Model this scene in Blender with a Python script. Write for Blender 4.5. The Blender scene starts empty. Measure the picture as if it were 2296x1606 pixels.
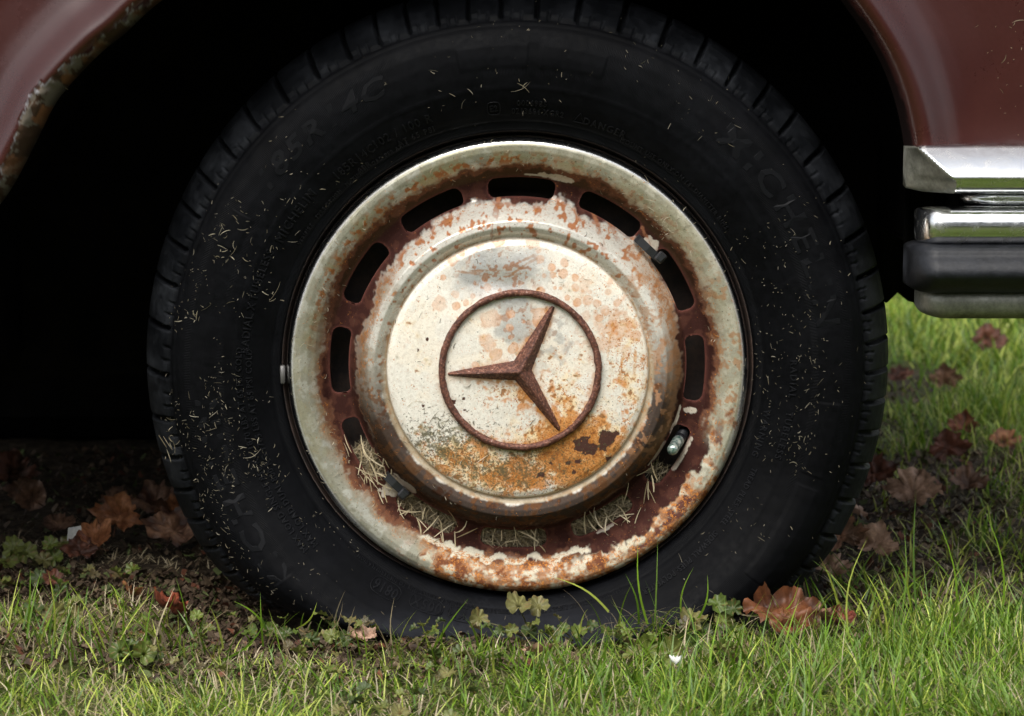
import bpy, math, random
import numpy as np
from mathutils import Vector, Matrix

random.seed(7)
RNG = np.random.default_rng(11)
S = bpy.context.scene
COL = S.collection
R = math.radians

# ------------------------------------------------------------------ camera
ZC = 0.228                      # height of the hub above the lawn (the tyre is flat)
TILT = R(7.5)
CAM_X, CAM_Y = -0.0063, -2.30
CAM_Z = 0.2353 + 2.30 * math.tan(TILT)
FPX = 2540 * 2.30 / math.cos(TILT)
cam_d = bpy.data.cameras.new('camera')
cam = bpy.data.objects.new('camera', cam_d)
COL.objects.link(cam)
cam.location = (CAM_X, CAM_Y, CAM_Z)
cam.rotation_euler = (R(90) - TILT, 0, 0)
cam_d.sensor_width = 36
cam_d.lens = FPX / 2296 * 36
cam_d.clip_start = 0.05
cam_d.clip_end = 300
cam_d.dof.use_dof = True
cam_d.dof.focus_distance = 2.25
cam_d.dof.aperture_fstop = 13
S.camera = cam

# ------------------------------------------------------------------ sky and sun
SUN_EL, SUN_AZ = R(55), R(200)      # azimuth clockwise from +Y: behind the camera, a little to the left
W = bpy.data.worlds.new('World')
S.world = W
W.use_nodes = True
nt = W.node_tree
nt.nodes.clear()
sky = nt.nodes.new('ShaderNodeTexSky')
sky.sky_type = 'NISHITA'
sky.sun_disc = False
sky.sun_elevation = SUN_EL
sky.sun_rotation = SUN_AZ
sky.dust_density = 3.5
sky.air_density = 1.0
hs = nt.nodes.new('ShaderNodeHueSaturation')
hs.inputs['Saturation'].default_value = 0.28
bg = nt.nodes.new('ShaderNodeBackground')
bg.inputs['Strength'].default_value = 0.15
wo = nt.nodes.new('ShaderNodeOutputWorld')
nt.links.new(sky.outputs[0], hs.inputs['Color'])
nt.links.new(hs.outputs[0], bg.inputs[0])
nt.links.new(bg.outputs[0], wo.inputs[0])
sd = bpy.data.lights.new('sun', 'SUN')
sd.energy = 1.5
sd.angle = R(38)
sd.color = (1.0, 0.955, 0.88)
sun = bpy.data.objects.new('sun', sd)
COL.objects.link(sun)
sdir = Vector((math.sin(SUN_AZ) * math.cos(SUN_EL), math.cos(SUN_AZ) * math.cos(SUN_EL), math.sin(SUN_EL)))
sun.rotation_euler = sdir.to_track_quat('Z', 'Y').to_euler()
S.view_settings.view_transform = 'Standard'
S.view_settings.look = 'None'
S.view_settings.gamma = 1
S.view_settings.use_curve_mapping = False
S.view_settings.exposure = 0.78


# ------------------------------------------------------------------ helpers
def ray(px, py):
    x = (px - 1148) / FPX
    y = -(py - 803) / FPX
    ct, st = math.cos(TILT), math.sin(TILT)
    return Vector((x, ct + y * st, -st + y * ct))


def on_ground(px, py, z=0.0):
    d = ray(px, py)
    t = (z - CAM_Z) / d.z
    return Vector((CAM_X + d.x * t, CAM_Y + d.y * t, z))


def on_plane(px, py, Y=0.0):
    d = ray(px, py)
    t = (Y - CAM_Y) / d.y
    return Vector((CAM_X + d.x * t, Y, CAM_Z + d.z * t))


def hash3(i, j, k, seed):
    M_ = np.uint64(0xffffffff)
    def mixh(h):
        h = h ^ (h >> np.uint64(16)); h = (h * np.uint64(0x85ebca6b)) & M_
        h = h ^ (h >> np.uint64(13)); h = (h * np.uint64(0xc2b2ae35)) & M_
        return h ^ (h >> np.uint64(16))
    u = lambda v: (np.asarray(v).astype(np.int64) & 0xffffffff).astype(np.uint64)
    h = mixh((u(i) + np.uint64((seed * 7919 + 12345) & 0xffffffff)) & M_)
    h = mixh((h ^ u(j)) * np.uint64(0x9E3779B1) & M_)
    h = mixh((h + u(k) + np.uint64(77)) & M_)
    return (h & np.uint64(0xffff)).astype(np.float64) / 65535.0


def vn(x, y, seed=0):
    xi = np.floor(x); yi = np.floor(y)
    fx = x - xi; fy = y - yi
    fx = fx * fx * fx * (fx * (fx * 6 - 15) + 10); fy = fy * fy * fy * (fy * (fy * 6 - 15) + 10)
    z = np.zeros_like(xi)
    a = hash3(xi, yi, z, seed); b = hash3(xi + 1, yi, z, seed)
    c = hash3(xi, yi + 1, z, seed); d = hash3(xi + 1, yi + 1, z, seed)
    return a + (b - a) * fx + (c - a) * fy + (a - b - c + d) * fx * fy


def fbm(x, y, scale, seed=0, octv=4, gain=0.55):
    """value noise around 0.5, scale = cells per metre"""
    s = 0; amp = 1; tot = 0; f = scale
    for o in range(octv):
        ca, sa = math.cos(0.6 + o), math.sin(0.6 + o)
        s = s + amp * vn((x * ca - y * sa) * f + 17.3 * o, (x * sa + y * ca) * f + 5.1, seed + o * 13)
        tot += amp; amp *= gain; f *= 2.03
    return np.clip((s / tot - 0.5) * 1.7 + 0.5, 0, 1)


def sst(a, b, x):
    t = np.clip((x - a) / (b - a), 0, 1)
    return t * t * (3 - 2 * t)


def new_mesh(name, verts, quads=None, tris=None, colors=None, attrs=None, smooth=True):
    me = bpy.data.meshes.new(name)
    verts = np.asarray(verts, dtype=np.float32)
    me.vertices.add(len(verts))
    me.vertices.foreach_set('co', verts.ravel())
    parts = []; counts = []
    if quads is not None and len(quads):
        q = np.asarray(quads, dtype=np.int32); parts.append(q.ravel()); counts.append(np.full(len(q), 4))
    if tris is not None and len(tris):
        t = np.asarray(tris, dtype=np.int32); parts.append(t.ravel()); counts.append(np.full(len(t), 3))
    li = np.concatenate(parts); cn = np.concatenate(counts)
    me.loops.add(len(li)); me.loops.foreach_set('vertex_index', li)
    me.polygons.add(len(cn))
    st = np.concatenate([[0], np.cumsum(cn)[:-1]]).astype(np.int32)
    me.polygons.foreach_set('loop_start', st)
    me.update(calc_edges=True)
    me.validate(clean_customdata=False)
    if smooth:
        me.polygons.foreach_set('use_smooth', np.ones(len(me.polygons), dtype=bool))
    if colors is not None:
        c = np.ones((len(verts), 4), dtype=np.float32); c[:, :3] = colors
        a = me.color_attributes.new('tint', 'FLOAT_COLOR', 'POINT')
        a.data.foreach_set('color', c.ravel())
    for k, v in (attrs or {}).items():
        a = me.attributes.new(k, 'FLOAT', 'POINT')
        a.data.foreach_set('value', np.asarray(v, dtype=np.float32))
    return me


def link(name, me, mat=None, parent=None, loc=None, rot=None):
    o = bpy.data.objects.new(name, me)
    COL.objects.link(o)
    if mat is not None and me is not None and not me.materials:
        me.materials.append(mat)
    if parent: o.parent = parent
    if loc is not None: o.location = loc
    if rot is not None: o.rotation_euler = rot
    return o


def tag(o, label=None, cat=None, group=None, kind=None):
    if label: o['label'] = label
    if cat: o['category'] = cat
    if group: o['group'] = group
    if kind: o['kind'] = kind
    return o


def grid_quads(nr, nc, wrap=False, off=0):
    r = np.arange(nr - 1)[:, None]; c = np.arange(nc if wrap else nc - 1)[None, :]
    c2 = (c + 1) % nc
    a = r * nc + c; b = r * nc + c2; d = (r + 1) * nc + c; e = (r + 1) * nc + c2
    return np.stack([a, b, e, d], -1).reshape(-1, 4) + off


class MB:
    """collects pieces into one mesh"""
    def __init__(s): s.v = []; s.f = []; s.c = []; s.n = 0
    def add(s, v, f, col=None):
        v = [tuple(p) for p in v]
        s.v += v; s.f += [tuple(i + s.n for i in q) for q in f]; s.n += len(v)
        s.c += [col or (1, 1, 1)] * len(v)
    def box(s, c, d, M=None, bev=0.0, col=None):
        x, y, z = d[0] / 2, d[1] / 2, d[2] / 2
        pts = []
        if bev <= 0:
            pts = [(i * x, j * y, k * z) for i in (-1, 1) for j in (-1, 1) for k in (-1, 1)]
            f = [(0, 1, 3, 2), (4, 6, 7, 5), (0, 4, 5, 1), (2, 3, 7, 6), (0, 2, 6, 4), (1, 5, 7, 3)]
        else:
            b = bev
            prof = [(-x + b, -y), (x - b, -y), (x, -y + b), (x, y - b), (x - b, y), (-x + b, y), (-x, y - b), (-x, -y + b)]
            rows = [(z, 1 - b / max(x, 1e-6), 1 - b / max(y, 1e-6)), (z - b, 1, 1), (-z + b, 1, 1), (-z, 1 - b / max(x, 1e-6), 1 - b / max(y, 1e-6))]
            for zz, sx, sy in rows:
                pts += [(p[0] * sx, p[1] * sy, zz) for p in prof]
            f = [(r * 8 + i, r * 8 + (i + 1) % 8, (r + 1) * 8 + (i + 1) % 8, (r + 1) * 8 + i)[::-1] for r in range(3) for i in range(8)]
            f += [tuple(range(8)), tuple(reversed(range(24, 32)))]
        P = [Vector(p) for p in pts]
        if M is not None: P = [M @ p for p in P]
        c = Vector(c)
        s.add([p + c for p in P], f, col)
    def tube(s, pts, rad, n=8, col=None, caps=True):
        pts = [Vector(p) for p in pts]
        rads = rad if isinstance(rad, (list, tuple)) else [rad] * len(pts)
        V = []; F = []
        up = Vector((0.13, 0.2, 0.97))
        for i, p in enumerate(pts):
            t = (pts[min(i + 1, len(pts) - 1)] - pts[max(i - 1, 0)]).normalized()
            a = t.cross(up)
            if a.length < 1e-3: a = t.cross(Vector((1, 0, 0)))
            a.normalize(); b = t.cross(a)
            for k in range(n):
                an = 2 * math.pi * k / n
                V.append(p + (a * math.cos(an) + b * math.sin(an)) * rads[i])
        for i in range(len(pts) - 1):
            for k in range(n):
                F.append((i * n + k, i * n + (k + 1) % n, (i + 1) * n + (k + 1) % n, (i + 1) * n + k))
        if caps: F += [tuple(reversed(range(n))), tuple(range((len(pts) - 1) * n, len(pts) * n))]
        s.add(V, F, col)
    def mesh(s, name, smooth=True):
        me = bpy.data.meshes.new(name)
        me.from_pydata(s.v, [], s.f)
        me.update()
        if smooth:
            me.polygons.foreach_set('use_smooth', np.ones(len(me.polygons), dtype=bool))
        a = me.color_attributes.new('tint', 'FLOAT_COLOR', 'POINT')
        c = np.ones((len(s.v), 4), dtype=np.float32); c[:, :3] = np.array(s.c)
        a.data.foreach_set('color', c.ravel())
        return me


# ------------------------------------------------------------------ materials
class Mat:
    def __init__(s, name):
        s.m = bpy.data.materials.new(name); s.m.use_nodes = True
        s.t = s.m.node_tree; s.b = s.t.nodes['Principled BSDF']; s.out = s.t.nodes['Material Output']
        s.co = s.n('ShaderNodeTexCoord')
    def n(s, typ, **kw):
        x = s.t.nodes.new(typ)
        for k, v in kw.items(): setattr(x, k, v)
        return x
    def l(s, a, b): s.t.links.new(a, b)
    def val(s, k, v):
        s.b.inputs[k].default_value = v; return s
    def noise(s, scale, detail=4, rough=0.6, dist=0.0, vec=None):
        x = s.n('ShaderNodeTexNoise'); x.inputs['Scale'].default_value = scale
        x.inputs['Detail'].default_value = detail; x.inputs['Roughness'].default_value = rough
        x.inputs['Distortion'].default_value = dist
        s.l(vec or s.co.outputs['Object'], x.inputs['Vector'])
        return x.outputs['Fac']
    def ramp(s, src, stops):
        x = s.n('ShaderNodeValToRGB'); e = x.color_ramp.elements
        while len(e) < len(stops): e.new(0.5)
        for i, (p, c) in enumerate(stops):
            e[i].position = p; e[i].color = (c[0], c[1], c[2], 1) if hasattr(c, '__len__') else (c, c, c, 1)
        s.l(src, x.inputs[0]); return x.outputs[0]
    def attr(s, name):
        x = s.n('ShaderNodeAttribute'); x.attribute_name = name; return x
    def mix(s, fac, a, b, mode='MIX'):
        x = s.n('ShaderNodeMix', data_type='RGBA', blend_type=mode)
        for sock, v in ((x.inputs[0], fac), (x.inputs[6], a), (x.inputs[7], b)):
            if isinstance(v, bpy.types.NodeSocket): s.l(v, sock)
            elif hasattr(v, '__len__'): sock.default_value = (v[0], v[1], v[2], 1)
            else: sock.default_value = v if sock.type == 'VALUE' else (v, v, v, 1)
        return x.outputs[2]
    def math(s, op, a, b=0.0):
        x = s.n('ShaderNodeMath', operation=op)
        for sock, v in ((x.inputs[0], a), (x.inputs[1], b)):
            if isinstance(v, bpy.types.NodeSocket): s.l(v, sock)
            else: sock.default_value = v
        return x.outputs[0]
    def bump(s, h, dist, strength=1.0):
        x = s.n('ShaderNodeBump'); x.inputs['Distance'].default_value = dist; x.inputs['Strength'].default_value = strength
        s.l(h, x.inputs['Height']); s.l(x.outputs[0], s.b.inputs['Normal']); return x
    def col(s, c):
        if isinstance(c, bpy.types.NodeSocket): s.l(c, s.b.inputs['Base Color'])
        else: s.b.inputs['Base Color'].default_value = (c[0], c[1], c[2], 1)
        return s
    def rough(s, r):
        if isinstance(r, bpy.types.NodeSocket): s.l(r, s.b.inputs['Roughness'])
        else: s.b.inputs['Roughness'].default_value = r
        return s


# hub cap: painted masks + fine grain
m = Mat('weathered_hub_cap'); MAT_HUB = m.m
tint = m.attr('tint').outputs['Color']
g = m.noise(900, 3, 0.7)
g2 = m.noise(330, 5, 0.7)
c = m.mix(0.55, tint, m.ramp(g, [(0.25, (0.72, 0.70, 0.68)), (0.6, (1.08, 1.08, 1.08))]), 'MULTIPLY')
c = m.mix(0.4, c, m.ramp(g2, [(0.32, (0.7, 0.62, 0.55)), (0.55, (1.05, 1.05, 1.05))]), 'MULTIPLY')
s1 = m.noise(620, 4, 0.72, 0.4); s2 = m.noise(480, 3, 0.65); s3 = m.noise(160, 4, 0.65)
e1 = m.math('ADD', m.math('ADD', s1, m.math('MULTIPLY', m.attr('speck').outputs['Fac'], 0.30)), m.math('MULTIPLY', m.math('SUBTRACT', s3, 0.5), 0.55))
f1 = m.ramp(e1, [(0.685, 0.0), (0.725, 0.9)])
rc = m.ramp(s2, [(0.38, (0.20, 0.070, 0.022)), (0.50, (0.46, 0.165, 0.030)), (0.66, (0.64, 0.30, 0.09))])
c = m.mix(f1, c, rc)
e2 = m.math('ADD', m.math('ADD', s2, m.math('MULTIPLY', m.attr('grime').outputs['Fac'], 0.26)), m.math('MULTIPLY', m.math('SUBTRACT', s3, 0.5), -0.4))
c = m.mix(m.ramp(e2, [(0.70, 0.0), (0.75, 0.8)]), c, (0.085, 0.075, 0.040))
m.col(c)
m.l(m.attr('metal').outputs['Fac'], m.b.inputs['Metallic'])
ro = m.attr('rough').outputs['Fac']
m.rough(m.math('ADD', ro, m.math('MULTIPLY', m.math('SUBTRACT', g2, 0.5), 0.35)))
sl = m.math('MAXIMUM', m.math('SUBTRACT', 0.85, m.math('MULTIPLY', ro, 1.15)), 0.04); m.l(sl, m.b.inputs['Specular IOR Level'])
m.bump(m.math('ADD', g2, m.math('MULTIPLY', g, 0.5)), 0.00035, 0.4)

# badge and star
m = Mat('rusted_badge'); MAT_BADGE = m.m
g = m.noise(420, 5, 0.7); g2 = m.noise(120, 4, 0.6)
c = m.mix(1.0, m.ramp(g, [(0.30, (0.026, 0.010, 0.007)), (0.48, (0.105, 0.040, 0.026)), (0.60, (0.20, 0.078, 0.042)), (0.70, (0.42, 0.33, 0.28))]),
          m.ramp(g2, [(0.35, (0.75, 0.7, 0.7)), (0.65, (1.15, 1.1, 1.1))]), 'MULTIPLY')
m.col(c).rough(m.ramp(g, [(0.3, 0.75), (0.7, 0.38)])); m.val('Metallic', 0.15)
m.bump(g, 0.0011, 0.9)

# tyre rubber
m = Mat('aged_black_rubber'); MAT_RUBBER = m.m
tint = m.attr('tint').outputs['Color']
g = m.noise(160, 5, 0.65)
sep = m.n('ShaderNodeSeparateXYZ'); m.l(m.co.outputs['Object'], sep.inputs[0])
ang = m.math('ARCTAN2', sep.outputs[2], sep.outputs[0])
rib = m.math('MULTIPLY', m.math('SINE', m.math('MULTIPLY', ang, 1250.0)), m.attr('rib').outputs['Fac'])
c = m.mix(1.0, tint, m.ramp(g, [(0.3, (0.72, 0.72, 0.74)), (0.7, (1.3, 1.3, 1.28))]), 'MULTIPLY')
c = m.mix(1.0, c, m.ramp(m.math('ADD', m.math('MULTIPLY', rib, 0.5), 0.5), [(0.0, (0.8, 0.8, 0.8)), (0.5, (1, 1, 1)), (1.0, (1.5, 1.5, 1.5))]), 'MULTIPLY')
m.col(c).rough(m.ramp(g, [(0.3, 0.50), (0.7, 0.72)])); m.val('Specular IOR Level', 0.07)
m.bump(m.math('ADD', m.math('MULTIPLY', rib, 0.35), m.math('MULTIPLY', g, 0.35)), 0.0005, 0.6)

m = Mat('moulded_lettering_rubber'); MAT_LETTER = m.m
m.col((0.0045, 0.0048, 0.006)).rough(0.5); m.val('Specular IOR Level', 0.12)

# car paint
m = Mat('faded_maroon_paint'); MAT_PAINT = m.m
tint = m.attr('tint').outputs['Color']
g = m.noise(260, 4, 0.7); g3 = m.noise(7, 3, 0.5)
c = m.mix(0.7, tint, m.ramp(g, [(0.25, (0.85, 0.84, 0.84)), (0.7, (1.08, 1.07, 1.07))]), 'MULTIPLY')
m.col(c)
m.l(m.math('ADD', m.attr('rough').outputs['Fac'], m.math('MULTIPLY', m.math('SUBTRACT', g, 0.5), 0.10)), m.b.inputs['Roughness'])
ct = m.attr('coat').outputs['Fac']; m.l(ct, m.b.inputs['Coat Weight']); m.val('Coat Roughness', 0.27); m.val('Coat IOR', 1.55)
m.l(m.math('ADD', m.math('MULTIPLY', ct, 0.5), 0.04), m.b.inputs['Specular IOR Level'])
m.bump(g, 0.0003, 0.35)

# bumper chrome
m = Mat('pitted_chrome'); MAT_CHROME = m.m
g = m.noise(55, 6, 0.72, 0.6); g2 = m.noise(380, 3, 0.6)
m.col(m.mix(m.ramp(g, [(0.50, 0.0), (0.72, 0.55)]), (0.86, 0.87, 0.88), (0.50, 0.48, 0.43)))
m.val('Metallic', 1.0)
m.rough(m.math('ADD', m.ramp(g, [(0.42, 0.10), (0.70, 0.34)]), m.math('MULTIPLY', g2, 0.05)))
m.bump(m.ramp(g2, [(0.70, 0.0), (0.76, 1.0)]), 0.0001, 0.3)

m = Mat('dull_lower_metal'); MAT_DULL = m.m
g = m.noise(30, 6, 0.7); g2 = m.noise(300, 3, 0.6)
m.col(m.mix(1.0, m.ramp(g, [(0.3, (0.12, 0.12, 0.095)), (0.6, (0.30, 0.30, 0.26))]), m.ramp(g2, [(0.3, 0.75), (0.6, 1.05)]), 'MULTIPLY'))
m.val('Metallic', 0.55); m.rough(m.ramp(g, [(0.3, 0.55), (0.7, 0.34)])); m.bump(g2, 0.0003, 0.4)

m = Mat('bumper_rubber'); MAT_BRUB = m.m
g = m.noise(28, 5, 0.7); g2 = m.noise(420, 3, 0.6)
m.col(m.mix(1.0, m.ramp(g, [(0.35, (0.006, 0.0065, 0.008)), (0.65, (0.018, 0.0195, 0.024))]), m.ramp(g2, [(0.3, 0.7), (0.7, 1.2)]), 'MULTIPLY'))
m.rough(m.ramp(g, [(0.3, 0.36), (0.7, 0.60)])); m.val('Specular IOR Level', 0.28); m.bump(g, 0.003, 0.35)

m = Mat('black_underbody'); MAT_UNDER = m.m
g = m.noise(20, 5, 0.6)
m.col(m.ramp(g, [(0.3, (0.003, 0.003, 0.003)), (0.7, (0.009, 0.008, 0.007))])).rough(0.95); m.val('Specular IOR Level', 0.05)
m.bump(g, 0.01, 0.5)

m = Mat('dark_steel_rim'); MAT_RIM = m.m
g = m.noise(90, 5, 0.7)
m.col(m.ramp(g, [(0.35, (0.020, 0.017, 0.016)), (0.65, (0.060, 0.035, 0.026))])).rough(0.7); m.bump(g, 0.001, 0.5)

m = Mat('black_nylon'); MAT_NYLON = m.m
m.col((0.016, 0.017, 0.019)).rough(0.42)
m = Mat('valve_metal'); MAT_VALVE = m.m
g = m.noise(300, 4, 0.6)
m.col(m.ramp(g, [(0.38, (0.10, 0.22, 0.19)), (0.6, (0.62, 0.70, 0.66))])).rough(0.32); m.val('Metallic', 0.7)
m = Mat('lead_weight'); MAT_LEAD = m.m
m.col((0.16, 0.155, 0.15)).rough(0.5); m.val('Metallic', 0.5)

def leafy(name, transl, rough, scale, lo, hi, spec=0.3):
    m = Mat(name)
    tint = m.attr('tint').outputs['Color']
    g = m.noise(scale, 4, 0.65)
    c = m.mix(1.0, tint, m.ramp(g, [(0.3, (lo,) * 3), (0.7, (hi,) * 3)]), 'MULTIPLY')
    m.col(c).rough(rough); m.val('Specular IOR Level', spec)
    tr = m.n('ShaderNodeBsdfTranslucent'); m.l(c, tr.inputs[0])
    mx = m.n('ShaderNodeMixShader'); mx.inputs[0].default_value = transl
    m.l(m.b.outputs[0], mx.inputs[1]); m.l(tr.outputs[0], mx.inputs[2]); m.l(mx.outputs[0], m.out.inputs[0])
    m.bump(g, 0.0008, 0.4)
    return m.m
MAT_GRASS = leafy('grass_blade', 0.32, 0.42, 120, 0.8, 1.2, 0.4)
MAT_STRAW = leafy('dry_grass', 0.2, 0.6, 200, 0.75, 1.2)
MAT_LEAF = leafy('fallen_leaf_tissue', 0.22, 0.5, 260, 0.65, 1.25, 0.35)
MAT_IVY = leafy('ground_ivy_leaf', 0.28, 0.42, 300, 0.75, 1.2, 0.4)
MAT_LITTER = leafy('leaf_crumbs', 0.1, 0.7, 300, 0.6, 1.3)

m = Mat('white_paper'); MAT_PAPER = m.m
m.col(m.ramp(m.noise(200, 3, 0.5), [(0.3, (0.45, 0.46, 0.43)), (0.6, (0.60, 0.61, 0.58))])).rough(0.7)

m = Mat('lawn_soil'); MAT_SOIL = m.m
g = m.noise(60, 8, 0.75); g2 = m.noise(3.2, 5, 0.6)
green = m.ramp(g, [(0.3, (0.045, 0.058, 0.014)), (0.6, (0.11, 0.135, 0.032)), (0.75, (0.17, 0.16, 0.06))])
brown = m.ramp(g, [(0.3, (0.014, 0.010, 0.007)), (0.5, (0.055, 0.040, 0.026)), (0.65, (0.15, 0.115, 0.075))])
m.col(m.mix(m.attr('lush').outputs['Fac'], brown, green)).rough(0.9); m.val('Specular IOR Level', 0.15)
m.bump(g, 0.02, 0.8)


# ------------------------------------------------------------------ ground
def lush(x, y):
    """how green the lawn is (0 bare litter under the car, 1 full lawn)"""
    x = np.asarray(x, dtype=float); y = np.asarray(y, dtype=float)
    n = (fbm(x + 9, y + 3, 4.0, 5, 4) - 0.5)
    front = 1 - sst(-0.15 + .06 * sst(-.3, -.4, x), 0.05 + .06 * sst(-.3, -.4, x), y + 0.12 * n - 0.13 * sst(-.20, -.36, x))
    front = np.maximum(front, 0.0)
    right = sst(0.40, 0.62, x + 0.25 * n - 0.06 * np.clip(y, 0, 2))
    far = sst(1.35, 1.9, y + 0.3 * n)
    dead = sst(0.5, 0.0, x) * sst(-0.42, -0.1, y) * 0.45
    return np.clip(np.maximum(np.maximum(front - dead, right), far), 0, 1)


def ground_h(x, y):
    return (fbm(x, y, 9, 21, 4) - 0.5) * 0.016 + (fbm(x, y, 1.3, 24, 3) - 0.5) * 0.02 * sst(0.3, 2.0, np.abs(y)) - 0.004 - 0.008 * (1 - sst(.25, .36, np.abs(x))) * (1 - sst(.10, .20, np.abs(y)))


gx = np.concatenate([[-60, -30, -15, -8, -5, -3], np.linspace(-2, 2.6, 300), [3.5, 5, 8, 15, 30, 60]])
gy = np.concatenate([[-60, -30, -15, -8, -5, -3], np.linspace(-2.2, 5.2, 420), [6.5, 8, 15, 30, 60, 120]])
GX, GY = np.meshgrid(gx, gy)
GZ = ground_h(GX, GY)
gv = np.stack([GX, GY, GZ], -1).reshape(-1, 3)
me = new_mesh('lawn_ground', gv, grid_quads(len(gy), len(gx)), attrs={'lush': lush(GX, GY).ravel()})
tag(link('ground', me, MAT_SOIL), kind='structure')


# ------------------------------------------------------------------ blades of grass
def blades(px, py, pz, az, length, width, lean, curl, K=3, col=None, twist=None):
    """vectorised blades. az heading, lean = start tilt from vertical, curl = extra tilt gained to the tip"""
    n = len(px)
    verts = np.zeros((n, 2 * K + 1, 3)); x = px.copy(); y = py.copy(); z = pz.copy()
    side = az + np.pi / 2 + (twist if twist is not None else RNG.uniform(-0.9, 0.9, n))
    sx, sy = np.cos(side), np.sin(side)
    for k in range(K + 1):
        t = k / K
        w = width * (1 - t ** 1.6) * (0.75 + 0.5 * min(1, t * 3) ** 0.5 if t < 1 else 1) * 0.5
        if k < K:
            verts[:, 2 * k, 0] = x - sx * w; verts[:, 2 * k, 1] = y - sy * w; verts[:, 2 * k, 2] = z
            verts[:, 2 * k + 1, 0] = x + sx * w; verts[:, 2 * k + 1, 1] = y + sy * w; verts[:, 2 * k + 1, 2] = z
        else:
            verts[:, 2 * K, 0] = x; verts[:, 2 * K, 1] = y; verts[:, 2 * K, 2] = z
        th = lean + curl * (k + 0.5) / K
        st = length / K
        x = x + np.cos(az) * np.sin(th) * st; y = y + np.sin(az) * np.sin(th) * st; z = z + np.cos(th) * st
    base = (np.arange(n) * (2 * K + 1))[:, None]
    q = []
    for k in range(K - 1):
        q.append(base + np.array([[2 * k, 2 * k + 1, 2 * k + 3, 2 * k + 2]]))
    quads = np.concatenate(q) if q else np.zeros((0, 4), int)
    tris = base + np.array([[2 * K - 2, 2 * K - 1, 2 * K]])
    c = None
    if col is not None:
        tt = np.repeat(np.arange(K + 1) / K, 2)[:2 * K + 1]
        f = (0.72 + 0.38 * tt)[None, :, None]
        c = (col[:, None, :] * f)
        # dry tips on some blades
        dry = (RNG.random(n) < 0.35)[:, None, None] * (sst(0.7, 1.0, tt))[None, :, None] * 0.75
        c = c * (1 - dry) + np.array([0.36, 0.27, 0.13])[None, None, :] * dry
        c = c.reshape(-1, 3)
    v = verts.reshape(-1, 3)
    return v, quads, tris, c


def joinm(name, lst):
    V = []; Q = []; T = []; C = []; off = 0
    for v, q, t, c in lst:
        V.append(v); C.append(c)
        if len(q): Q.append(q + off)
        if len(t): T.append(t + off)
        off += len(v)
    return new_mesh(name, np.concatenate(V), np.concatenate(Q) if Q else None, np.concatenate(T) if T else None, colors=np.concatenate(C))


def blade_colors(n, kind):
    u = RNG.random(n)[:, None]; w = RNG.random(n)[:, None]
    if kind == 'green':
        a = np.array([0.070, 0.160, 0.009]); b = np.array([0.205, 0.345, 0.026]); d = np.array([0.14, 0.23, 0.070])
        c = a * (1 - u) + b * u
        c = c * (1 - 0.5 * (w > 0.75)) + d * (0.5 * (w > 0.75))
    elif kind == 'yellow':
        a = np.array([0.24, 0.32, 0.028]); b = np.array([0.55, 0.62, 0.13]); c = a * (1 - u) + b * u
    else:
        a = np.array([0.34, 0.27, 0.15]); b = np.array([0.62, 0.53, 0.36]); c = a * (1 - u) + b * u
    return c * RNG.uniform(0.8, 1.2, (n, 1))


def in_car(x, y):
    """inside tyre footprint"""
    return (np.abs(x) < 0.235) & (y > -0.030) & (y < 0.22)


def field(n, x0, x1, y0, y1, kind, len_rng, width, K=3, mask=None, lean=(0.05, 0.7), curl=(0.1, 1.1)):
    x = RNG.uniform(x0, x1, n); y = RNG.uniform(y0, y1, n)
    # tufts: pull blades to cluster points
    keep = ~in_car(x, y)
    L = lush(x, y)
    if mask is not None: keep &= (RNG.random(n) < mask(x, y, L))
    x = x[keep]; y = y[keep]; L = L[keep]; n = len(x)
    cl = fbm(x, y, 30, 31, 2)
    tall = fbm(x, y, 5, 33, 3)
    ln = RNG.uniform(len_rng[0], len_rng[1], n) * (0.55 + 0.75 * tall) * (0.7 + 0.5 * cl) * (0.45 + 0.55 * L)
    az = RNG.uniform(0, 2 * np.pi, n)
    # keep blades right in front of the tyre from growing into it
    ln = ln * (0.85 + 0.15 * sst(0.0, 0.3, x))
    ln = ln * np.where((np.abs(x) < 0.30) & (y > -0.16), 0.40 + 0.6 * sst(-0.07, -0.17, y), 1)
    near = (np.abs(x) < 0.34) & (y > -0.10) & (y < 0)
    az = np.where(near, -np.pi / 2 + RNG.normal(0, 0.9, n), az)
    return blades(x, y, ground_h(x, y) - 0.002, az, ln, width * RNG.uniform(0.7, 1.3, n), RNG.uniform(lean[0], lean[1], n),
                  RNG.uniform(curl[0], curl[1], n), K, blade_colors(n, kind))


def mk_green(x, y, L): return L * (0.38 + 0.62 * sst(0.42, 0.62, fbm(x, y, 13, 41, 3) + .12 * sst(.05, .35, x)))
def mk_all(x, y, L): return 0.25 + 0.75 * L
def mk_dry(x, y, L): return 0.35 + 0.5 * sst(0.4, 0.6, fbm(x, y, 8, 45, 3))
def mk_right(x, y, L): return L

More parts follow.
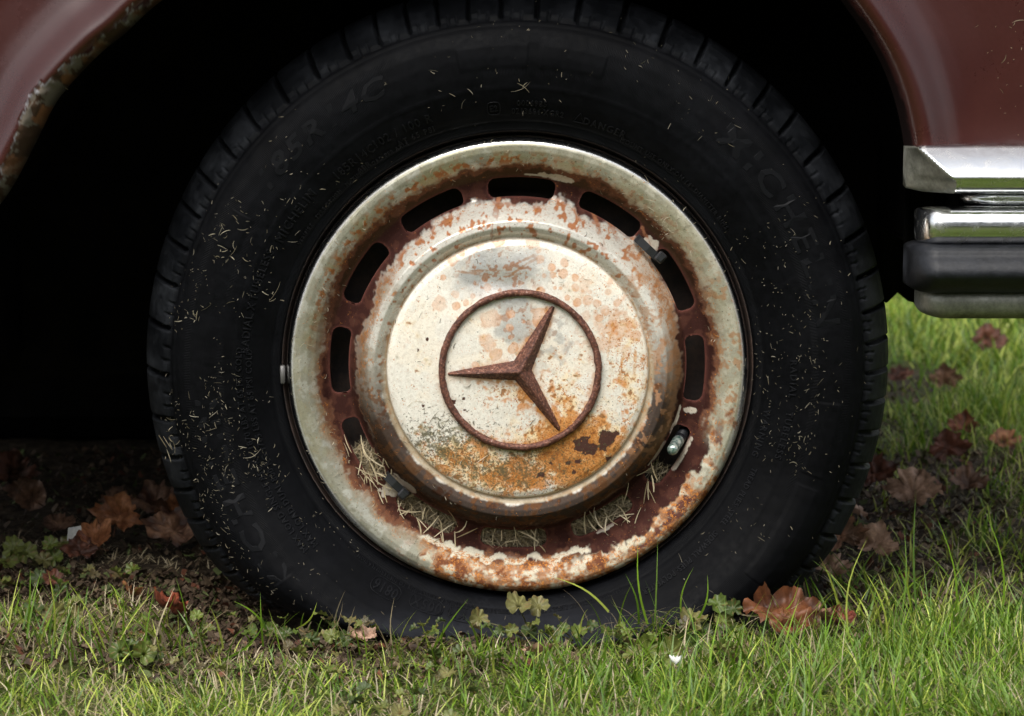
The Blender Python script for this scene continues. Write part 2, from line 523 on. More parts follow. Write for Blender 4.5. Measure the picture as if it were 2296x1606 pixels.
near_parts = [
    field(20000, -0.62, 0.62, -0.52, 0.16, 'green', (0.022, 0.062), 0.0015, 4, mk_green, (0.1, 1.1), (0.1, 1.2)),
    field(10000, -0.05, 0.62, -0.52, -0.02, 'green', (0.035, 0.078), 0.0016, 4, mk_green, (0.05, 0.9), (0.1, 1.0)),
    field(13000, -0.62, 0.62, -0.52, 0.02, 'yellow', (0.025, 0.065), 0.0014, 4, mk_green, (0.1, 1.3), (0.1, 1.2)),
    field(22000, -0.64, 0.64, -0.52, 0.16, 'straw', (0.018, 0.052), 0.0012, 4, mk_dry, (0.3, 1.5), (0.0, 1.6)),
    field(9000, -0.64, 0.64, -0.52, 0.05, 'straw', (0.025, 0.062), 0.0012, 4, mk_dry, (0.0, 0.9), (0.2, 1.6)),
    field(12000, -0.62, -0.05, -0.16, 0.35, 'straw', (0.022, 0.055), 0.0012, 4, lambda x, y, L: .85, (0.6, 1.5), (0.0, 1.8)),
    field(8000, -0.75, 0.60, 0.02, 0.75, 'straw', (0.02, 0.05), 0.0013, 3, mk_dry, (0.5, 1.5), (0.0, 1.8)),
    field(13000, 0.30, 1.0, -0.02, 1.3, 'green', (0.030, 0.085), 0.0021, 4, mk_right, (0.05, 0.7), (0.1, 1.0)),
    field(9000, 0.30, 1.0, -0.02, 1.3, 'yellow', (0.030, 0.080), 0.0019, 4, mk_all, (0.1, 0.9), (0.1, 1.0)),
    field(7500, 0.26, 0.9, -0.02, 1.3, 'straw', (0.02, 0.06), 0.0014, 3, mk_dry, (0.3, 1.4), (0.0, 1.6)),
]
tag(link('lawn_grass', joinm('lawn_grass', near_parts), MAT_GRASS), 'green and straw coloured lawn grass growing in front of the wheel', 'grass', kind='stuff')
far_parts = [
    field(34000, 0.1, 2.6, 1.2, 5.2, 'green', (0.035, 0.08), 0.0038, 3, mk_right),
    field(32000, 0.1, 2.6, 1.2, 5.2, 'yellow', (0.035, 0.075), 0.0036, 3, mk_right),
    field(9000, -2.0, 0.1, 1.6, 5.2, 'green', (0.04, 0.08), 0.005, 3, mk_right),
    field(14000, -1.6, 1.8, -1.7, -0.5, 'green', (0.03, 0.06), 0.0035, 3, mk_right),
    field(5000, -1.6, 1.8, -1.7, -0.5, 'yellow', (0.03, 0.06), 0.003, 3, mk_right),
    field(2500, -1.6, -0.62, -0.5, 0.05, 'green', (0.03, 0.06), 0.003, 3, mk_right),
    field(6000, 0.62, 1.8, -0.5, 0.2, 'green', (0.03, 0.06), 0.003, 3, mk_right),
    field(6000, 1.0, 2.4, 0.0, 1.3, 'green', (0.03, 0.07), 0.003, 3, mk_right),
]
tag(link('outer_lawn_grass', joinm('outer_lawn_grass', far_parts), MAT_GRASS), 'bright lawn grass on the far side of the car and around', 'grass', kind='stuff')


def clump(cx, cy, n, kinds, length, width, spread=0.02, lean=(0.1, 0.9), curl=(0.2, 1.6), K=6, heading=None):
    out = []
    for kd, fr in kinds:
        k = max(2, int(n * fr))
        x = cx + RNG.normal(0, spread, k); y = cy + RNG.normal(0, spread * 0.5, k)
        y = np.minimum(y, -0.055) if abs(cx) < 0.33 and cy < 0 else y
        az = RNG.uniform(0, 2 * np.pi, k) if heading is None else heading + RNG.normal(0, 0.5, k)
        if abs(cx) < 0.33 and cy < 0: az = np.where(np.sin(az) > 0.2, -az, az)
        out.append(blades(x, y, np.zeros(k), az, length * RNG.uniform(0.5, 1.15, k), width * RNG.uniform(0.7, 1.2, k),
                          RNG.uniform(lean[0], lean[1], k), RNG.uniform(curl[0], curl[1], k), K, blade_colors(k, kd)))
    return out

def long_blade(p0, p1, Y, kind, width=0.0022, sag=0.0, K=7):
    """one blade between two points seen in the picture, standing at depth Y"""
    a = on_plane(*p0, Y); b = on_plane(*p1, Y)
    V = []; Q = []; T = []
    d = (b - a); nrm = Vector((0, -1, 0)); sd = d.cross(nrm).normalized()
    for k in range(K + 1):
        t = k / K
        p = a + d * t + sd * sag * math.sin(math.pi * t) + Vector((0, -0.008 * math.sin(t * 2.5), 0))
        w = width * (1 - t ** 2) * 0.5
        if k < K: V += [p - sd * w, p + sd * w]
        else: V += [p]
    for k in range(K - 1): Q.append([2 * k, 2 * k + 1, 2 * k + 3, 2 * k + 2])
    T.append([2 * K - 2, 2 * K - 1, 2 * K])
    c = blade_colors(1, kind)[0]
    return np.array(V), np.array(Q), np.array(T), np.tile(c, (len(V), 1))

tall = []
X = lambda px: (px - 1164) / 2540
tall += clump(X(1500), -0.062, 46, [('straw', .6), ('yellow', .25), ('green', .2)], 0.060, 0.0014, 0.028, (0.1, 1.0), (0.6, 2.2))
tall += clump(X(1420), -0.065, 20, [('straw', .5), ('green', .5)], 0.050, 0.0014, 0.025, (0.1, 1.0), (0.6, 2.0))
tall += clump(X(1590), -0.065, 22, [('straw', .5), ('green', .5)], 0.045, 0.0014, 0.03, (0.1, 0.9), (0.4, 1.6))
tall += clump(X(1960), -0.04, 60, [('yellow', .5), ('green', .6)], 0.062, 0.0018, 0.05, (0.1, 0.7), (0.1, 0.9))
tall += clump(X(2100), -0.02, 60, [('yellow', .4), ('green', .7)], 0.070, 0.0019, 0.06, (0.1, 0.7), (0.1, 0.9))
tall += clump(X(2010), 0.10, 70, [('green', .9), ('straw', .2)], 0.055, 0.0018, 0.06, (0.2, 0.9), (0.2, 1.2))
tall += clump(X(2210), -0.08, 70, [('yellow', .4), ('green', .7)], 0.070, 0.0020, 0.06, (0.1, 0.6), (0.1, 0.9))
tall += clump(X(1830), -0.10, 40, [('yellow', .5), ('green', .5)], 0.048, 0.0017, 0.04, (0.2, 0.9), (0.2, 1.0))
tall += clump(X(700), -0.09, 22, [('green', .7), ('straw', .4)], 0.045, 0.0016, 0.03, (0.1, 0.8), (0.1, 0.9))
tall += clump(X(120), -0.13, 60, [('green', .7), ('yellow', .3)], 0.065, 0.0018, 0.07, (0.1, 0.7), (0.1, 0.9))
tall += clump(X(380), -0.12, 40, [('green', .6), ('yellow', .3), ('straw', .3)], 0.060, 0.0017, 0.06, (0.1, 0.7), (0.1, 0.9))
tall += clump(X(950), -0.16, 40, [('green', .6), ('yellow', .4), ('straw', .2)], 0.050, 0.0017, 0.06, (0.1, 0.9), (0.1, 1.0))
tall += clump(X(1300), -0.18, 50, [('green', .6), ('yellow', .4), ('straw', .2)], 0.050, 0.0018, 0.08, (0.1, 0.9), (0.1, 1.0))
for a in [((1365, 1372), (1242, 1292), 'yellow', 0.0021, 0.006), ((1452, 1400), (1430, 1215), 'green', 0.0020, -0.004), ((1468, 1400), (1474, 1208), 'green', 0.0016, 0.0),
          ((1432, 1400), (1400, 1282), 'green', 0.0020, 0.004), ((1530, 1395), (1555, 1268), 'green', 0.0016, -0.006), ((1560, 1395), (1585, 1285), 'green', 0.0020, 0.004),
          ((665, 1410), (712, 1345), 'yellow', 0.0016, 0.004), ((600, 1420), (525, 1345), 'green', 0.0022, 0.006), ((690, 1430), (770, 1345), 'straw', 0.0013, 0.010),
          ((1690, 1380), (1790, 1300), 'green', 0.0015, 0.012), ((1660, 1378), (1800, 1345), 'straw', 0.0012, 0.006), ((1905, 1440), (1945, 1200), 'yellow', 0.0018, -0.01),
          ((2010, 1430), (2025, 1180), 'green', 0.0018, 0.004), ((1990, 1450), (1935, 1275), 'yellow', 0.0018, 0.006), ((2140, 1420), (2095, 1150), 'green', 0.0020, 0.008),
          ((2060, 1420), (2052, 1095), 'green', 0.0020, -0.004), ((2240, 1420), (2200, 1130), 'green', 0.0021, 0.01), ((260, 1430), (320, 1330), 'green', 0.0014, 0.004),
          ((60, 1420), (70, 1270), 'green', 0.0020, 0.002), ((120, 1450), (110, 1275), 'yellow', 0.0018, 0.004), ((420, 1400), (395, 1290), 'green', 0.0012, 0.002),
          ((340, 1470), (395, 1310), 'straw', 0.0016, -0.002), ((500, 1480), (600, 1385), 'green', 0.0020, 0.005), ((900, 1500), (885, 1335), 'straw', 0.0015, -0.006),
          ((590, 1450), (585, 1325), 'green', 0.0018, 0.0), ((960, 1480), (1052, 1338), 'green', 0.0020, -0.003), ((1380, 1420), (1590, 1372), 'straw', 0.0012, 0.016)]:
    tall.append(long_blade(a[0], a[1], -0.075 if a[0][1] < 1440 else -0.14, a[2], a[3], a[4]))
tag(link('tall_grass_tufts', joinm('tall_grass_tufts', tall), MAT_GRASS), 'long bent grass blades rising in front of the flat tyre', 'grass', kind='stuff')


# ------------------------------------------------------------------ hedge behind the photographer (unseen, put in as the dark band that chrome and paint mirror)
def hedge(x0, x1, y, h, n, label):
    hx = RNG.uniform(x0, x1, n); hz = RNG.uniform(0, 1, n) ** .8 * (h + (fbm(hx, hx * 0, .6, 201, 3) - .5) * 1.6)
    hy = y + RNG.uniform(-.6, .6, n) + (fbm(hx, hz, 1.0, 202, 2) - .5) * .8
    C0 = np.stack([hx, hy, hz], -1); a1 = RNG.normal(0, 1, (n, 3)); a1 /= np.linalg.norm(a1, axis=1)[:, None]; a2 = np.cross(a1, RNG.normal(0, 1, (n, 3))); a2 /= np.linalg.norm(a2, axis=1)[:, None]
    sz = RNG.uniform(.10, .22, n)[:, None]
    V = np.stack([C0 - a1 * sz, C0 - a2 * sz * .6, C0 + a1 * sz, C0 + a2 * sz * .6], 1).reshape(-1, 3)
    cc = np.array([.030, .050, .016]) * RNG.uniform(.5, 1.5, (n, 1))
    o = tag(link('hedge', None, loc=(0, 0, 0)), label, 'hedge')
    link('foliage', new_mesh('foliage', V, np.arange(4 * n).reshape(-1, 4), None, colors=np.repeat(cc, 4, 0), smooth=False), MAT_IVY, o)
    mb = MB()
    for k in range(int((x1 - x0) / .8)): mb.tube([(x0 + .4 + k * .8, y, 0), (x0 + .4 + k * .8 + .1, y, h * .8)], [.05, .02], 7, (.08, .06, .04))
    t_ = link('branches', mb.mesh('branches'), MAT_LITTER, o)
hedge(-14, 14, -8.5, 3.4, 16000, 'tall dark green hedge put in unseen behind the camera to be mirrored in the chrome')

# ------------------------------------------------------------------ litter: crumbs of dead leaves
def flakes(n, xf, yf, size, zf=0.004, kind='brown', rich=1.0):
    x, y = xf, yf
    a = RNG.uniform(0, 6.28, n); s = size * RNG.uniform(0.25, 1.0, n) ** 1.3
    tilt = RNG.uniform(-0.9, 0.9, n); tilt2 = RNG.uniform(-0.9, 0.9, n)
    K = 5
    V = np.zeros((n, K + 1, 3))
    V[:, 0, 0] = x; V[:, 0, 1] = y; V[:, 0, 2] = ground_h(x, y) + zf + s * 0.4
    for k in range(K):
        an = a + k * 2 * np.pi / K + RNG.uniform(-0.4, 0.4, n); rr = s * RNG.uniform(0.45, 1.2, n) * (1 if k % 2 else 0.7)
        dx = np.cos(an) * rr; dy = np.sin(an) * rr
        V[:, k + 1, 0] = x + dx; V[:, k + 1, 1] = y + dy
        V[:, k + 1, 2] = ground_h(x, y) + zf + s * 0.35 + dx * tilt + dy * tilt2 + RNG.uniform(-0.3, 0.3, n) * s
    base = (np.arange(n) * (K + 1))[:, None]
    T = np.concatenate([base + np.array([[0, 1 + k, 1 + (k + 1) % K]]) for k in range(K)])
    u = RNG.random((n, 1)); w = RNG.random((n, 1))
    c = np.array([0.040, 0.024, 0.015]) * (1 - u) + np.array([0.16, 0.112, 0.068]) * u ** 1.5
    c = np.where(w > 0.93, np.array([0.13, 0.048, 0.026]) * (0.6 + 0.6 * u), c)
    c = np.where(w < 0.14, np.array([0.085, 0.105, 0.035]) * (0.7 + 0.7 * u), c)
    C = np.repeat(c[:, None, :], K + 1, 1) * RNG.uniform(0.8, 1.2, (n, K + 1, 1))
    return V.reshape(-1, 3), np.zeros((0, 4), int), T, C.reshape(-1, 3)

lp = []
for n, x0, x1, y0, y1, sz, thr in [(7000, -0.62, 0.62, -0.45, 0.05, 0.0045, 0.4), (14000, -0.8, 0.62, 0.0, 0.9, 0.0065, 0.2), (3500, 0.28, 0.8, 0.0, 1.6, 0.008, 0.0), (8000, -0.45, 0.42, -0.20, -0.03, 0.0060, 0.0), (9000, -0.55, -0.12, -0.12, 0.20, 0.0060, 0.0)]:
    x = RNG.uniform(x0, x1, n); y = RNG.uniform(y0, y1, n)
    k = ~in_car(x, y) & (RNG.random(n) > lush(x, y) * 0.75) & (fbm(x, y, 11, 71, 3) > thr)
    lp.append(flakes(k.sum(), x[k], y[k], sz))
tag(link('leaf_litter', joinm('leaf_litter', lp), MAT_LITTER), 'brown crumbled leaf litter scattered around the flat tyre', 'leaf litter', kind='stuff')

# ------------------------------------------------------------------ the car
car = tag(link('parked_car', None, loc=(0, 0, 0)), 'rusting maroon old car with dented chrome bumper parked on grass', 'car')
HUB = Vector((0, 0, ZC))
WSX, WSZ, WDX = 1.011, 1.008, -0.0014
wheel = link('wheel', None, parent=car, loc=(WDX, 0, ZC))
wheel.scale = (WSX, 1, WSZ)
def on_wheel(o):
    o.scale = (WSX, 1, WSZ); o.location = (WDX, 0, ZC * (1 - WSZ)); return o

# ---- hub cap profile: r -> y (negative is towards the camera)
HR = np.array([0.000, 0.030, 0.060, 0.090, 0.108, 0.1125, 0.1145, 0.1165, 0.1195, 0.1240, 0.1295, 0.1350, 0.1400, 0.1440, 0.1480, 0.1570, 0.1650, 0.1685, 0.1725, 0.1770, 0.1830, 0.1890, 0.1940, 0.1975, 0.2000, 0.2016, 0.2022])
HY = np.array([-.0270, -.0268, -.0255, -.0230, -.0205, -.0185, -.0150, -.0155, -.0205, -.0235, -.0225, -.0150, -.0040, .0060, .0125, .0150, .0140, .0110, .0035, -.0040, -.0095, -.0118, -.0118, -.0095, -.0060, -.0015, .0040])
_hr = np.linspace(0, 0.2022, 2000); _hy = np.interp(_hr, HR, HY)
_k = np.exp(-np.linspace(-2.2, 2.2, 29) ** 2); _k /= _k.sum()
_hy = np.convolve(np.pad(_hy, 14, 'edge'), _k, 'valid')
def hub_y(r): return np.interp(r, _hr, _hy)

SLOT_A = np.radians(88.7 + 30 * np.arange(12)); SLOT_R = 0.1565
def slot_sd(x, z):
    r = np.hypot(x, z); th = np.arctan2(z, x)
    d = (th - SLOT_A[0] + np.pi / 12) % (np.pi / 6) - np.pi / 12
    s = np.abs(d * SLOT_R); t = (r - SLOT_R)
    rad = np.where(t > 0, 0.0070, 0.0052)
    qx = s - (0.0292 - rad); qy = np.abs(t) - (0.0083 - rad)
    return np.hypot(np.maximum(qx, 0), np.maximum(qy, 0)) + np.minimum(np.maximum(qx, qy), 0) - rad

def ad(a, c, w):      # soft window on the angle (degrees)
    d = np.abs((a - c + 180) % 360 - 180)
    return 1 - sst(w * 0.75, w * 1.2, d)
def mixc(c, m_, col):
    m_ = np.clip(m_, 0, 1)[..., None]; return c * (1 - m_) + np.array(col) * m_
def thr(n_, t, w=0.04): return sst(t - w, t + w, n_)
def mm(px, py): return ((px - 1164) / 2540, (826 - py) / 2540)
def cap_piece(rr, NT, name):
    th = np.arange(NT) * 2 * np.pi / NT
    Rg, Tg = np.meshgrid(rr, th, indexing='ij')
    Xg = Rg * np.cos(Tg); Zg = Rg * np.sin(Tg)
    # snap points near a slot edge on to it
    sdv = slot_sd(Xg, Zg)
    e = 1e-5
    gxn = (slot_sd(Xg + e, Zg) - slot_sd(Xg - e, Zg)) / (2 * e); gzn = (slot_sd(Xg, Zg + e) - slot_sd(Xg, Zg - e)) / (2 * e)
    snap = np.abs(sdv) < 0.00055
    Xg = np.where(snap, Xg - gxn * sdv, Xg); Zg = np.where(snap, Zg - gzn * sdv, Zg)
    sdv = np.where(snap, 0, sdv)
    Rg = np.hypot(Xg, Zg); Dg = np.degrees(np.arctan2(Zg, Xg))
    x, z, r = Xg, Zg, Rg
    fine = fbm(x, z, 240, 1, 2, 0.6); mid = fbm(x, z, 120, 2, 4); big = fbm(x, z, 32, 3, 4); huge = fbm(x, z, 11, 4, 3)
    fine2 = fbm(x + .3, z, 270, 6, 2, 0.6); mid2 = fbm(x + .7, z, 130, 8, 3); big2 = fbm(x + .4, z + .2, 45, 9, 4)
    CREAM = (0.66, 0.63, 0.54); SILV = (0.29, 0.285, 0.222); MAROON = (0.042, 0.0165, 0.0135); RUST = (0.33, 0.125, 0.038); ORANGE = (0.56, 0.20, 0.022)
    PEACH = (0.60, 0.31, 0.155); DARK = (0.080, 0.036, 0.020); OLIVE = (0.19, 0.175, 0.085); OLD = (0.25, 0.22, 0.11)
    A = Dg
    col = np.ones(x.shape + (3,)) * np.array(CREAM)
    metal = np.zeros_like(x); rough = np.full_like(x, 0.42); bumpy = np.zeros_like(x)
    # --- outer ring
    ring = sst(0.1700, 0.1740, r)
    col = mixc(col, ring, SILV); metal = np.maximum(metal, ring * 0.35)
    col = mixc(col, ring * thr(mid, 0.60, .1) * 0.30, (0.60, 0.60, 0.55))
    oldm = ring * thr(big * 0.6 + mid2 * 0.4, 0.62 - 0.12 * ad(A, 80, 60), .09)
    col = mixc(col, oldm * 0.40, (0.30, 0.28, 0.17))
    topband = np.exp(-((r - 0.1815) / 0.0055) ** 2) * ad(A, 95, 75)
    col = mixc(col, topband * thr(big, 0.38, .2) * 0.75, (0.29, 0.26, 0.12))
    col = mixc(col, topband * thr(fine, 0.66, .05), RUST)
    col = mixc(col, ring * ad(A, 20, 60) * (0.35 + 0.4 * thr(mid, .45, .15)) * 0.8, (0.56, 0.53, 0.41))
    col = mixc(col, ring * ad(A, -8, 34) * thr(fine * .5 + mid2 * .5, 0.62, .05) * .8, (0.40, 0.22, 0.11))
    # outer chrome edge
    edge = sst(0.1945, 0.1975, r) * (1 - ad(A, -75, 62) * 0.9) 
    col = mixc(col, edge, (0.74, 0.75, 0.76)); metal = np.maximum(metal * (1 - edge), edge); rough = rough * (1 - edge) + 0.12 * edge
    # bottom of the ring: rust mottled over cream
    wb = np.clip(ad(A, -62, 62) * ring * sst(0.0, 1.0, ad(A, -62, 62) + 0.0), 0, 1)
    wb = wb * thr(big2 * 0.5 + mid * 0.5 + (ad(A, -74, 42) - 0.5) * 0.6, 0.42, .18)
    col = mixc(col, wb, (0.50, 0.46, 0.34))
    rb = wb * thr(mid2 * 0.5 + fine * 0.25 + big * 0.25 + 0.05 * sst(0.190, 0.199, r), 0.445, .12)
    col = mixc(col, rb * 0.92, (0.23, 0.095, 0.036)); col = mixc(col, rb * thr(fine2, 0.58, .08) * 0.6, (0.36, 0.17, 0.07)); col = mixc(col, rb * thr(mid, .66, .05), (0.16, 0.06, 0.03))
    metal *= (1 - wb)
    # silver wedge left at lower left ring
    # inner slope of ring: speckled rust into maroon
    jr = r + (big - 0.5) * 0.007 + (mid - 0.5) * 0.006 + (fine - .5) * 0.003
    inner = 1 - sst(0.1735, 0.1765, jr)
    innerR = 1 - sst(0.1755, 0.1850, jr + 0.004 * (1 - ad(A, 190, 55)))
    col = mixc(col, innerR * (0.35 + 0.65 * thr(fine * .5 + mid2 * .5, 0.5, .07)) * (0.75), (0.24, 0.125, 0.060))
    col = mixc(col, inner * 0.95, (0.15, 0.062, 0.036))
    metal *= (1 - innerR)
    prim = 1 - sst(0.1685, 0.1715, jr)
    prim = np.maximum(prim, ad(A, -46, 28) * (1 - sst(0.179, 0.182, jr)))
    col = mixc(col, prim, MAROON)
    col = mixc(col, prim * thr(mid2, 0.58, .12) * 0.5, (0.095, 0.038, 0.026))
    col = mixc(col, prim * ad(A, 95, 70) * sst(0.162, 0.168, r) * 0.6, (0.085, 0.055, 0.028))
    # lower right: maroon spills on the ring
    sp = ad(A, -42, 26) * (1 - sst(0.190, 0.196, r + (mid - .5) * 0.010)) * sst(0.183, 0.186, r + (big - .5) * 0.012)
    col = mixc(col, sp * thr(big2, 0.52, .06), (0.11, 0.045, 0.035))
    # white arc streak at the very bottom
    st = np.exp(-((r - 0.1735 - (mid - .5) * 0.006) / 0.0030) ** 2) * ad(A, -94, 26)
    col = mixc(col, sst(.35, .6, st * (0.5 + big)), (0.62, 0.58, 0.46))
    # --- inner bowl slope
    jb = r + (big - 0.5) * 0.008 + (mid - 0.5) * 0.0035 + (fine - .5) * 0.0035 + (huge - .5) * .004
    topw = ad(A, 80, 88)
    white_edge = 0.1445 - 0.0035 * ad(A, 150, 40) - 0.004 * ad(A, 180, 30) - 0.001 * ad(A, 90, 25) + 0.0085 * ad(A, 45, 9) + 0.006 * ad(A, 74, 5) + 0.002 * ad(A, 30, 20)
    bowl = 1 - sst(white_edge - 0.0024, white_edge + 0.0020, jb)
    col = mixc(col, bowl, (0.60, 0.585, 0.525))
    rough = rough * (1 - bowl * topw) + 0.30 * bowl * topw
    metal = np.where(bowl > .5, 0.25 * ad(A, 120, 80), metal)
    spk = bowl * thr(fine * 0.55 + mid * 0.45 + 0.08 * sst(0.132, 0.145, r), 0.70 - .03 * (1 - topw), .07)
    col = mixc(col, spk * (r > 0.1140), (0.40, 0.17, 0.08))
    band = np.exp(-((jb - (white_edge - 0.004)) / 0.0035) ** 2)
    col = mixc(col, band * (1 - .85 * ad(A, 78, 60)) * thr(fine2 * .5 + mid2 * .5, 0.50, .06) * 0.9, (0.40, 0.185, 0.09))
    leftw = ad(A, 185, 42)
    col = mixc(col, leftw * bowl * (r > .1140) * sst(0.122, 0.138, jb) * 0.8, (0.22, 0.14, 0.085))
    col = mixc(col, leftw * bowl * (r > .1140) * thr(mid, 0.52, .08) * 0.45, (0.30, 0.27, 0.20))
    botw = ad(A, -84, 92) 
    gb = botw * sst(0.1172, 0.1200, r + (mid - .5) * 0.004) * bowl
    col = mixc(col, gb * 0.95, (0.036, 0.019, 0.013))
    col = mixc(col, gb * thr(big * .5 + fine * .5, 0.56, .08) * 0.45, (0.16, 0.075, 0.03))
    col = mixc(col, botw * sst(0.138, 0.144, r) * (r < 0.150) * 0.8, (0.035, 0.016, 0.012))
    rt = ad(A, 5, 40) * bowl * (r > .1140)
    col = mixc(col, rt * sst(0.128, 0.142, jb) * 0.45, (0.44, 0.25, 0.12))
    col = mixc(col, rt * thr(mid2 * .6 + fine * .4, 0.60, .05) * 0.6, (0.42, 0.22, 0.11))
    # cream patches in the primer (r, angle, dr, da)
    def patch(cr, ca, dr, da, seed=0, k=0.9):
        ca = ca % 360
        dang = np.abs((A - ca + 180) % 360 - 180) / da; drr = np.abs(r - cr) / dr
        v = np.sqrt(dang ** 2 + drr ** 2) + (fbm(x + seed, z, 110, 50 + int(seed * 7), 3) - .5) * 1.0
        return 1 - sst(0.85, 0.95, v)
    CP = (0.52, 0.47, 0.39)
    for q in [(.1580, 43.5, .0075, 3.2, 3), (.1685, 78, .0028, 5, 5), (.1675, 84, .0015, 5, 6),
              (.163, 213.5, .0015, 4, 9), (.1500, 224, .0035, 4.0, 7), (.1600, 224.5, .0085, 3.6, 8), (.1450, 228, .0035, 5, 11), 
              (.156, -15.2, .0065, 1.1, 13), (.148, -20, .0016, 6, 14), (.166, -29, .0022, 7, 15), (.1465, -33, .0018, 6, 16), (.1665, -62, .0014, 3, 18), (.156, -57.6, .001, 1.2, 19)]:
        col = mixc(col, patch(*q[:4], q[4]), CP)
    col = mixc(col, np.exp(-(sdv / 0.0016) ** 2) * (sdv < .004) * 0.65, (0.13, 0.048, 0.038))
    # rust runs over the bowl top
    def seg(x0, z0, x1, z1, w):
        dx, dz = x1 - x0, z1 - z0; L2 = dx * dx + dz * dz
        t = np.clip(((x - x0) * dx + (z - z0) * dz) / L2, 0, 1)
        d = np.hypot(x - x0 - t * dx, z - z0 - t * dz) + (mid - .5) * 0.0016
        return (1 - sst(w * 0.7, w * 1.25, d)) * (1 - 0.5 * t)
    for a_, b_, w_ in [((1122, 455), (1112, 500), .0022), ((1325, 455), (1352, 560), .0022), ((1362, 490), (1385, 545), .0018), ((1110, 500), (1106, 540), .001), ((1440, 520), (1475, 600), .0015)]:
        col = mixc(col, seg(*mm(*a_), *mm(*b_), w_) * thr(fine, 0.3, .2) * .9, (0.33, 0.14, 0.07))
    # groove line
    gr = np.exp(-((r - 0.1146 - (mid - .5) * .001) / 0.0014) ** 2)
    col = mixc(col, gr * (0.45 + 0.4 * thr(mid, 0.45, .1)), (0.30, 0.20, 0.10))
    gr2 = np.exp(-((r - 0.1168) / 0.0011) ** 2) * botw
    col = mixc(col, gr2 * thr(mid2, 0.5, .15) * .55, (0.52, 0.45, 0.32))
    col = mixc(col, botw * (r > .1127) * (1 - sst(.1180, .1195, r)) * .75, (0.36, 0.29, 0.19))
    # --- the disc
    dsc = 1 - sst(0.1127, 0.1138, r)
    base = np.ones_like(col) * np.array((0.73, 0.705, 0.625))
    base = mixc(base, thr(big, 0.55, .12) * 0.5, (0.78, 0.71, 0.58))
    base = mixc(base, thr(fine, 0.80, .05) * 0.3, (0.55, 0.52, 0.45))
    def zc_(zx, zy): return ((840.8 + .4014 * zx - 1164) / 2540, (828.5 - 504.5 - .4014 * zy) / 2540)
    # bare brushed patch near the top
    cx, cz = zc_(700, 270)
    dd = np.hypot((x - cx) / 0.046, (z - cz) / 0.028) + (mid - .5) * .35
    bare = 1 - sst(0.45, 1.15, dd)
    cx2, cz2 = zc_(790, 530); d2 = np.hypot((x - cx2) / 0.020, (z - cz2) / 0.026) + (mid - .5) * .4
    bare = np.maximum(bare, 0.8 * (1 - sst(0.7, 1.0, d2)))
    cx2, cz2 = zc_(1010, 640); d2 = np.hypot((x - cx2) / 0.017, (z - cz2) / 0.028) + (mid - .5) * .6
    bare = np.maximum(bare, 0.55 * (1 - sst(0.6, 1.1, d2)) * thr(fine, .45, .1))
    base = mixc(base, bare * (.45 + .5 * big2), (0.55, 0.555, 0.55))
    rgh = 0.40 - 0.05 * bare
    met_d = bare * 0.55
    # rain spotted peach stains
    blobs = [(465, 390, 25), (385, 440, 42), (470, 455, 22), (525, 435, 18), (655, 530, 55), (770, 500, 28), (765, 570, 22), (765, 625, 15), (640, 650, 52), (690, 720, 35), (780, 690, 34), (455, 210, 28),
             (990, 240, 22), (995, 288, 20), (950, 290, 17), (1050, 280, 26), (1010, 355, 12), (1040, 357, 12), (1120, 357, 22), (1160, 372, 13), (1198, 378, 12), (1075, 408, 20), (920, 150, 18), (930, 200, 22),
             (930, 375, 24), (880, 110, 36), (1060, 215, 24), (1120, 300, 20), (940, 520, 62), (1130, 430, 26), (1185, 425, 30), (1240, 440, 26), (1280, 480, 30), (1250, 520, 24), (840, 540, 12), (640, 355, 20),
             (400, 300, 16), (560, 400, 14), (1330, 560, 34), (1420, 560, 26), (1450, 620, 30), (1300, 380, 20), (1345, 440, 22), (500, 170, 18), (600, 120, 30), (700, 100, 34), (1400, 700, 28), (580, 780, 26), (860, 640, 18)]
    bm = np.zeros_like(x); core = np.zeros_like(x)
    for i, (bx, by, br) in enumerate(blobs):
        cx, cz = zc_(bx, by); rad = br * .4014 / 2540
        q = np.hypot(x - cx, z - cz) / rad + (mid2 - .5) * 0.55 + (fine - .5) * .12
        k = 0.6 + 0.4 * hash3(np.array([i]), np.array([3]), np.array([1]), 5)[0]
        bm = np.maximum(bm, (1 - sst(0.86, 1.10, q)) * k * (.65 + .6 * (mid - .3))); core = np.maximum(core, np.exp(-((q - 0.85) / 0.16) ** 2) * k)
    base = mixc(base, bm * 0.85, PEACH); base = mixc(base, core * bm * 0.35, (0.55, 0.26, 0.11))
    rgt = sst(0.02, 0.08, x) * sst(-0.04, 0.03, z)
    base = mixc(base, rgt * thr(mid2 * .5 + big2 * .5, 0.62, .08) * 0.5, PEACH)
    # orange bleeding: strongest low and to the right
    ow = np.exp(-(((x - 0.052) / 0.052) ** 2 + ((z + 0.072) / 0.036) ** 2)) * 1.3
    ow = np.maximum(ow, 0.95 * np.exp(-(((x - 0.004) / 0.060) ** 2 + ((z + 0.092) / 0.020) ** 2)))
    ow = np.maximum(ow, 0.62 * np.exp(-(((x - 0.038) / 0.022) ** 2 + ((z + 0.030) / 0.035) ** 2)))
    ow = np.maximum(ow, 0.45 * np.exp(-(((x - 0.095) / 0.018) ** 2 + ((z + 0.010) / 0.05) ** 2)))
    ow = np.maximum(ow, 0.75 * np.exp(-(((x + 0.050) / 0.045) ** 2 + ((z + 0.078) / 0.022) ** 2)))
    ow = np.maximum(ow, 0.55 * np.exp(-(((x + 0.000) / 0.04) ** 2 + ((z + 0.020) / 0.016) ** 2)))
    on = big * .35 + mid * .35 + fine * .3
    o1 = thr(on + (ow - .5) * 0.75, 0.54, .26)
    base = mixc(base, o1 * 0.66, (0.82, 0.58, 0.24)); 
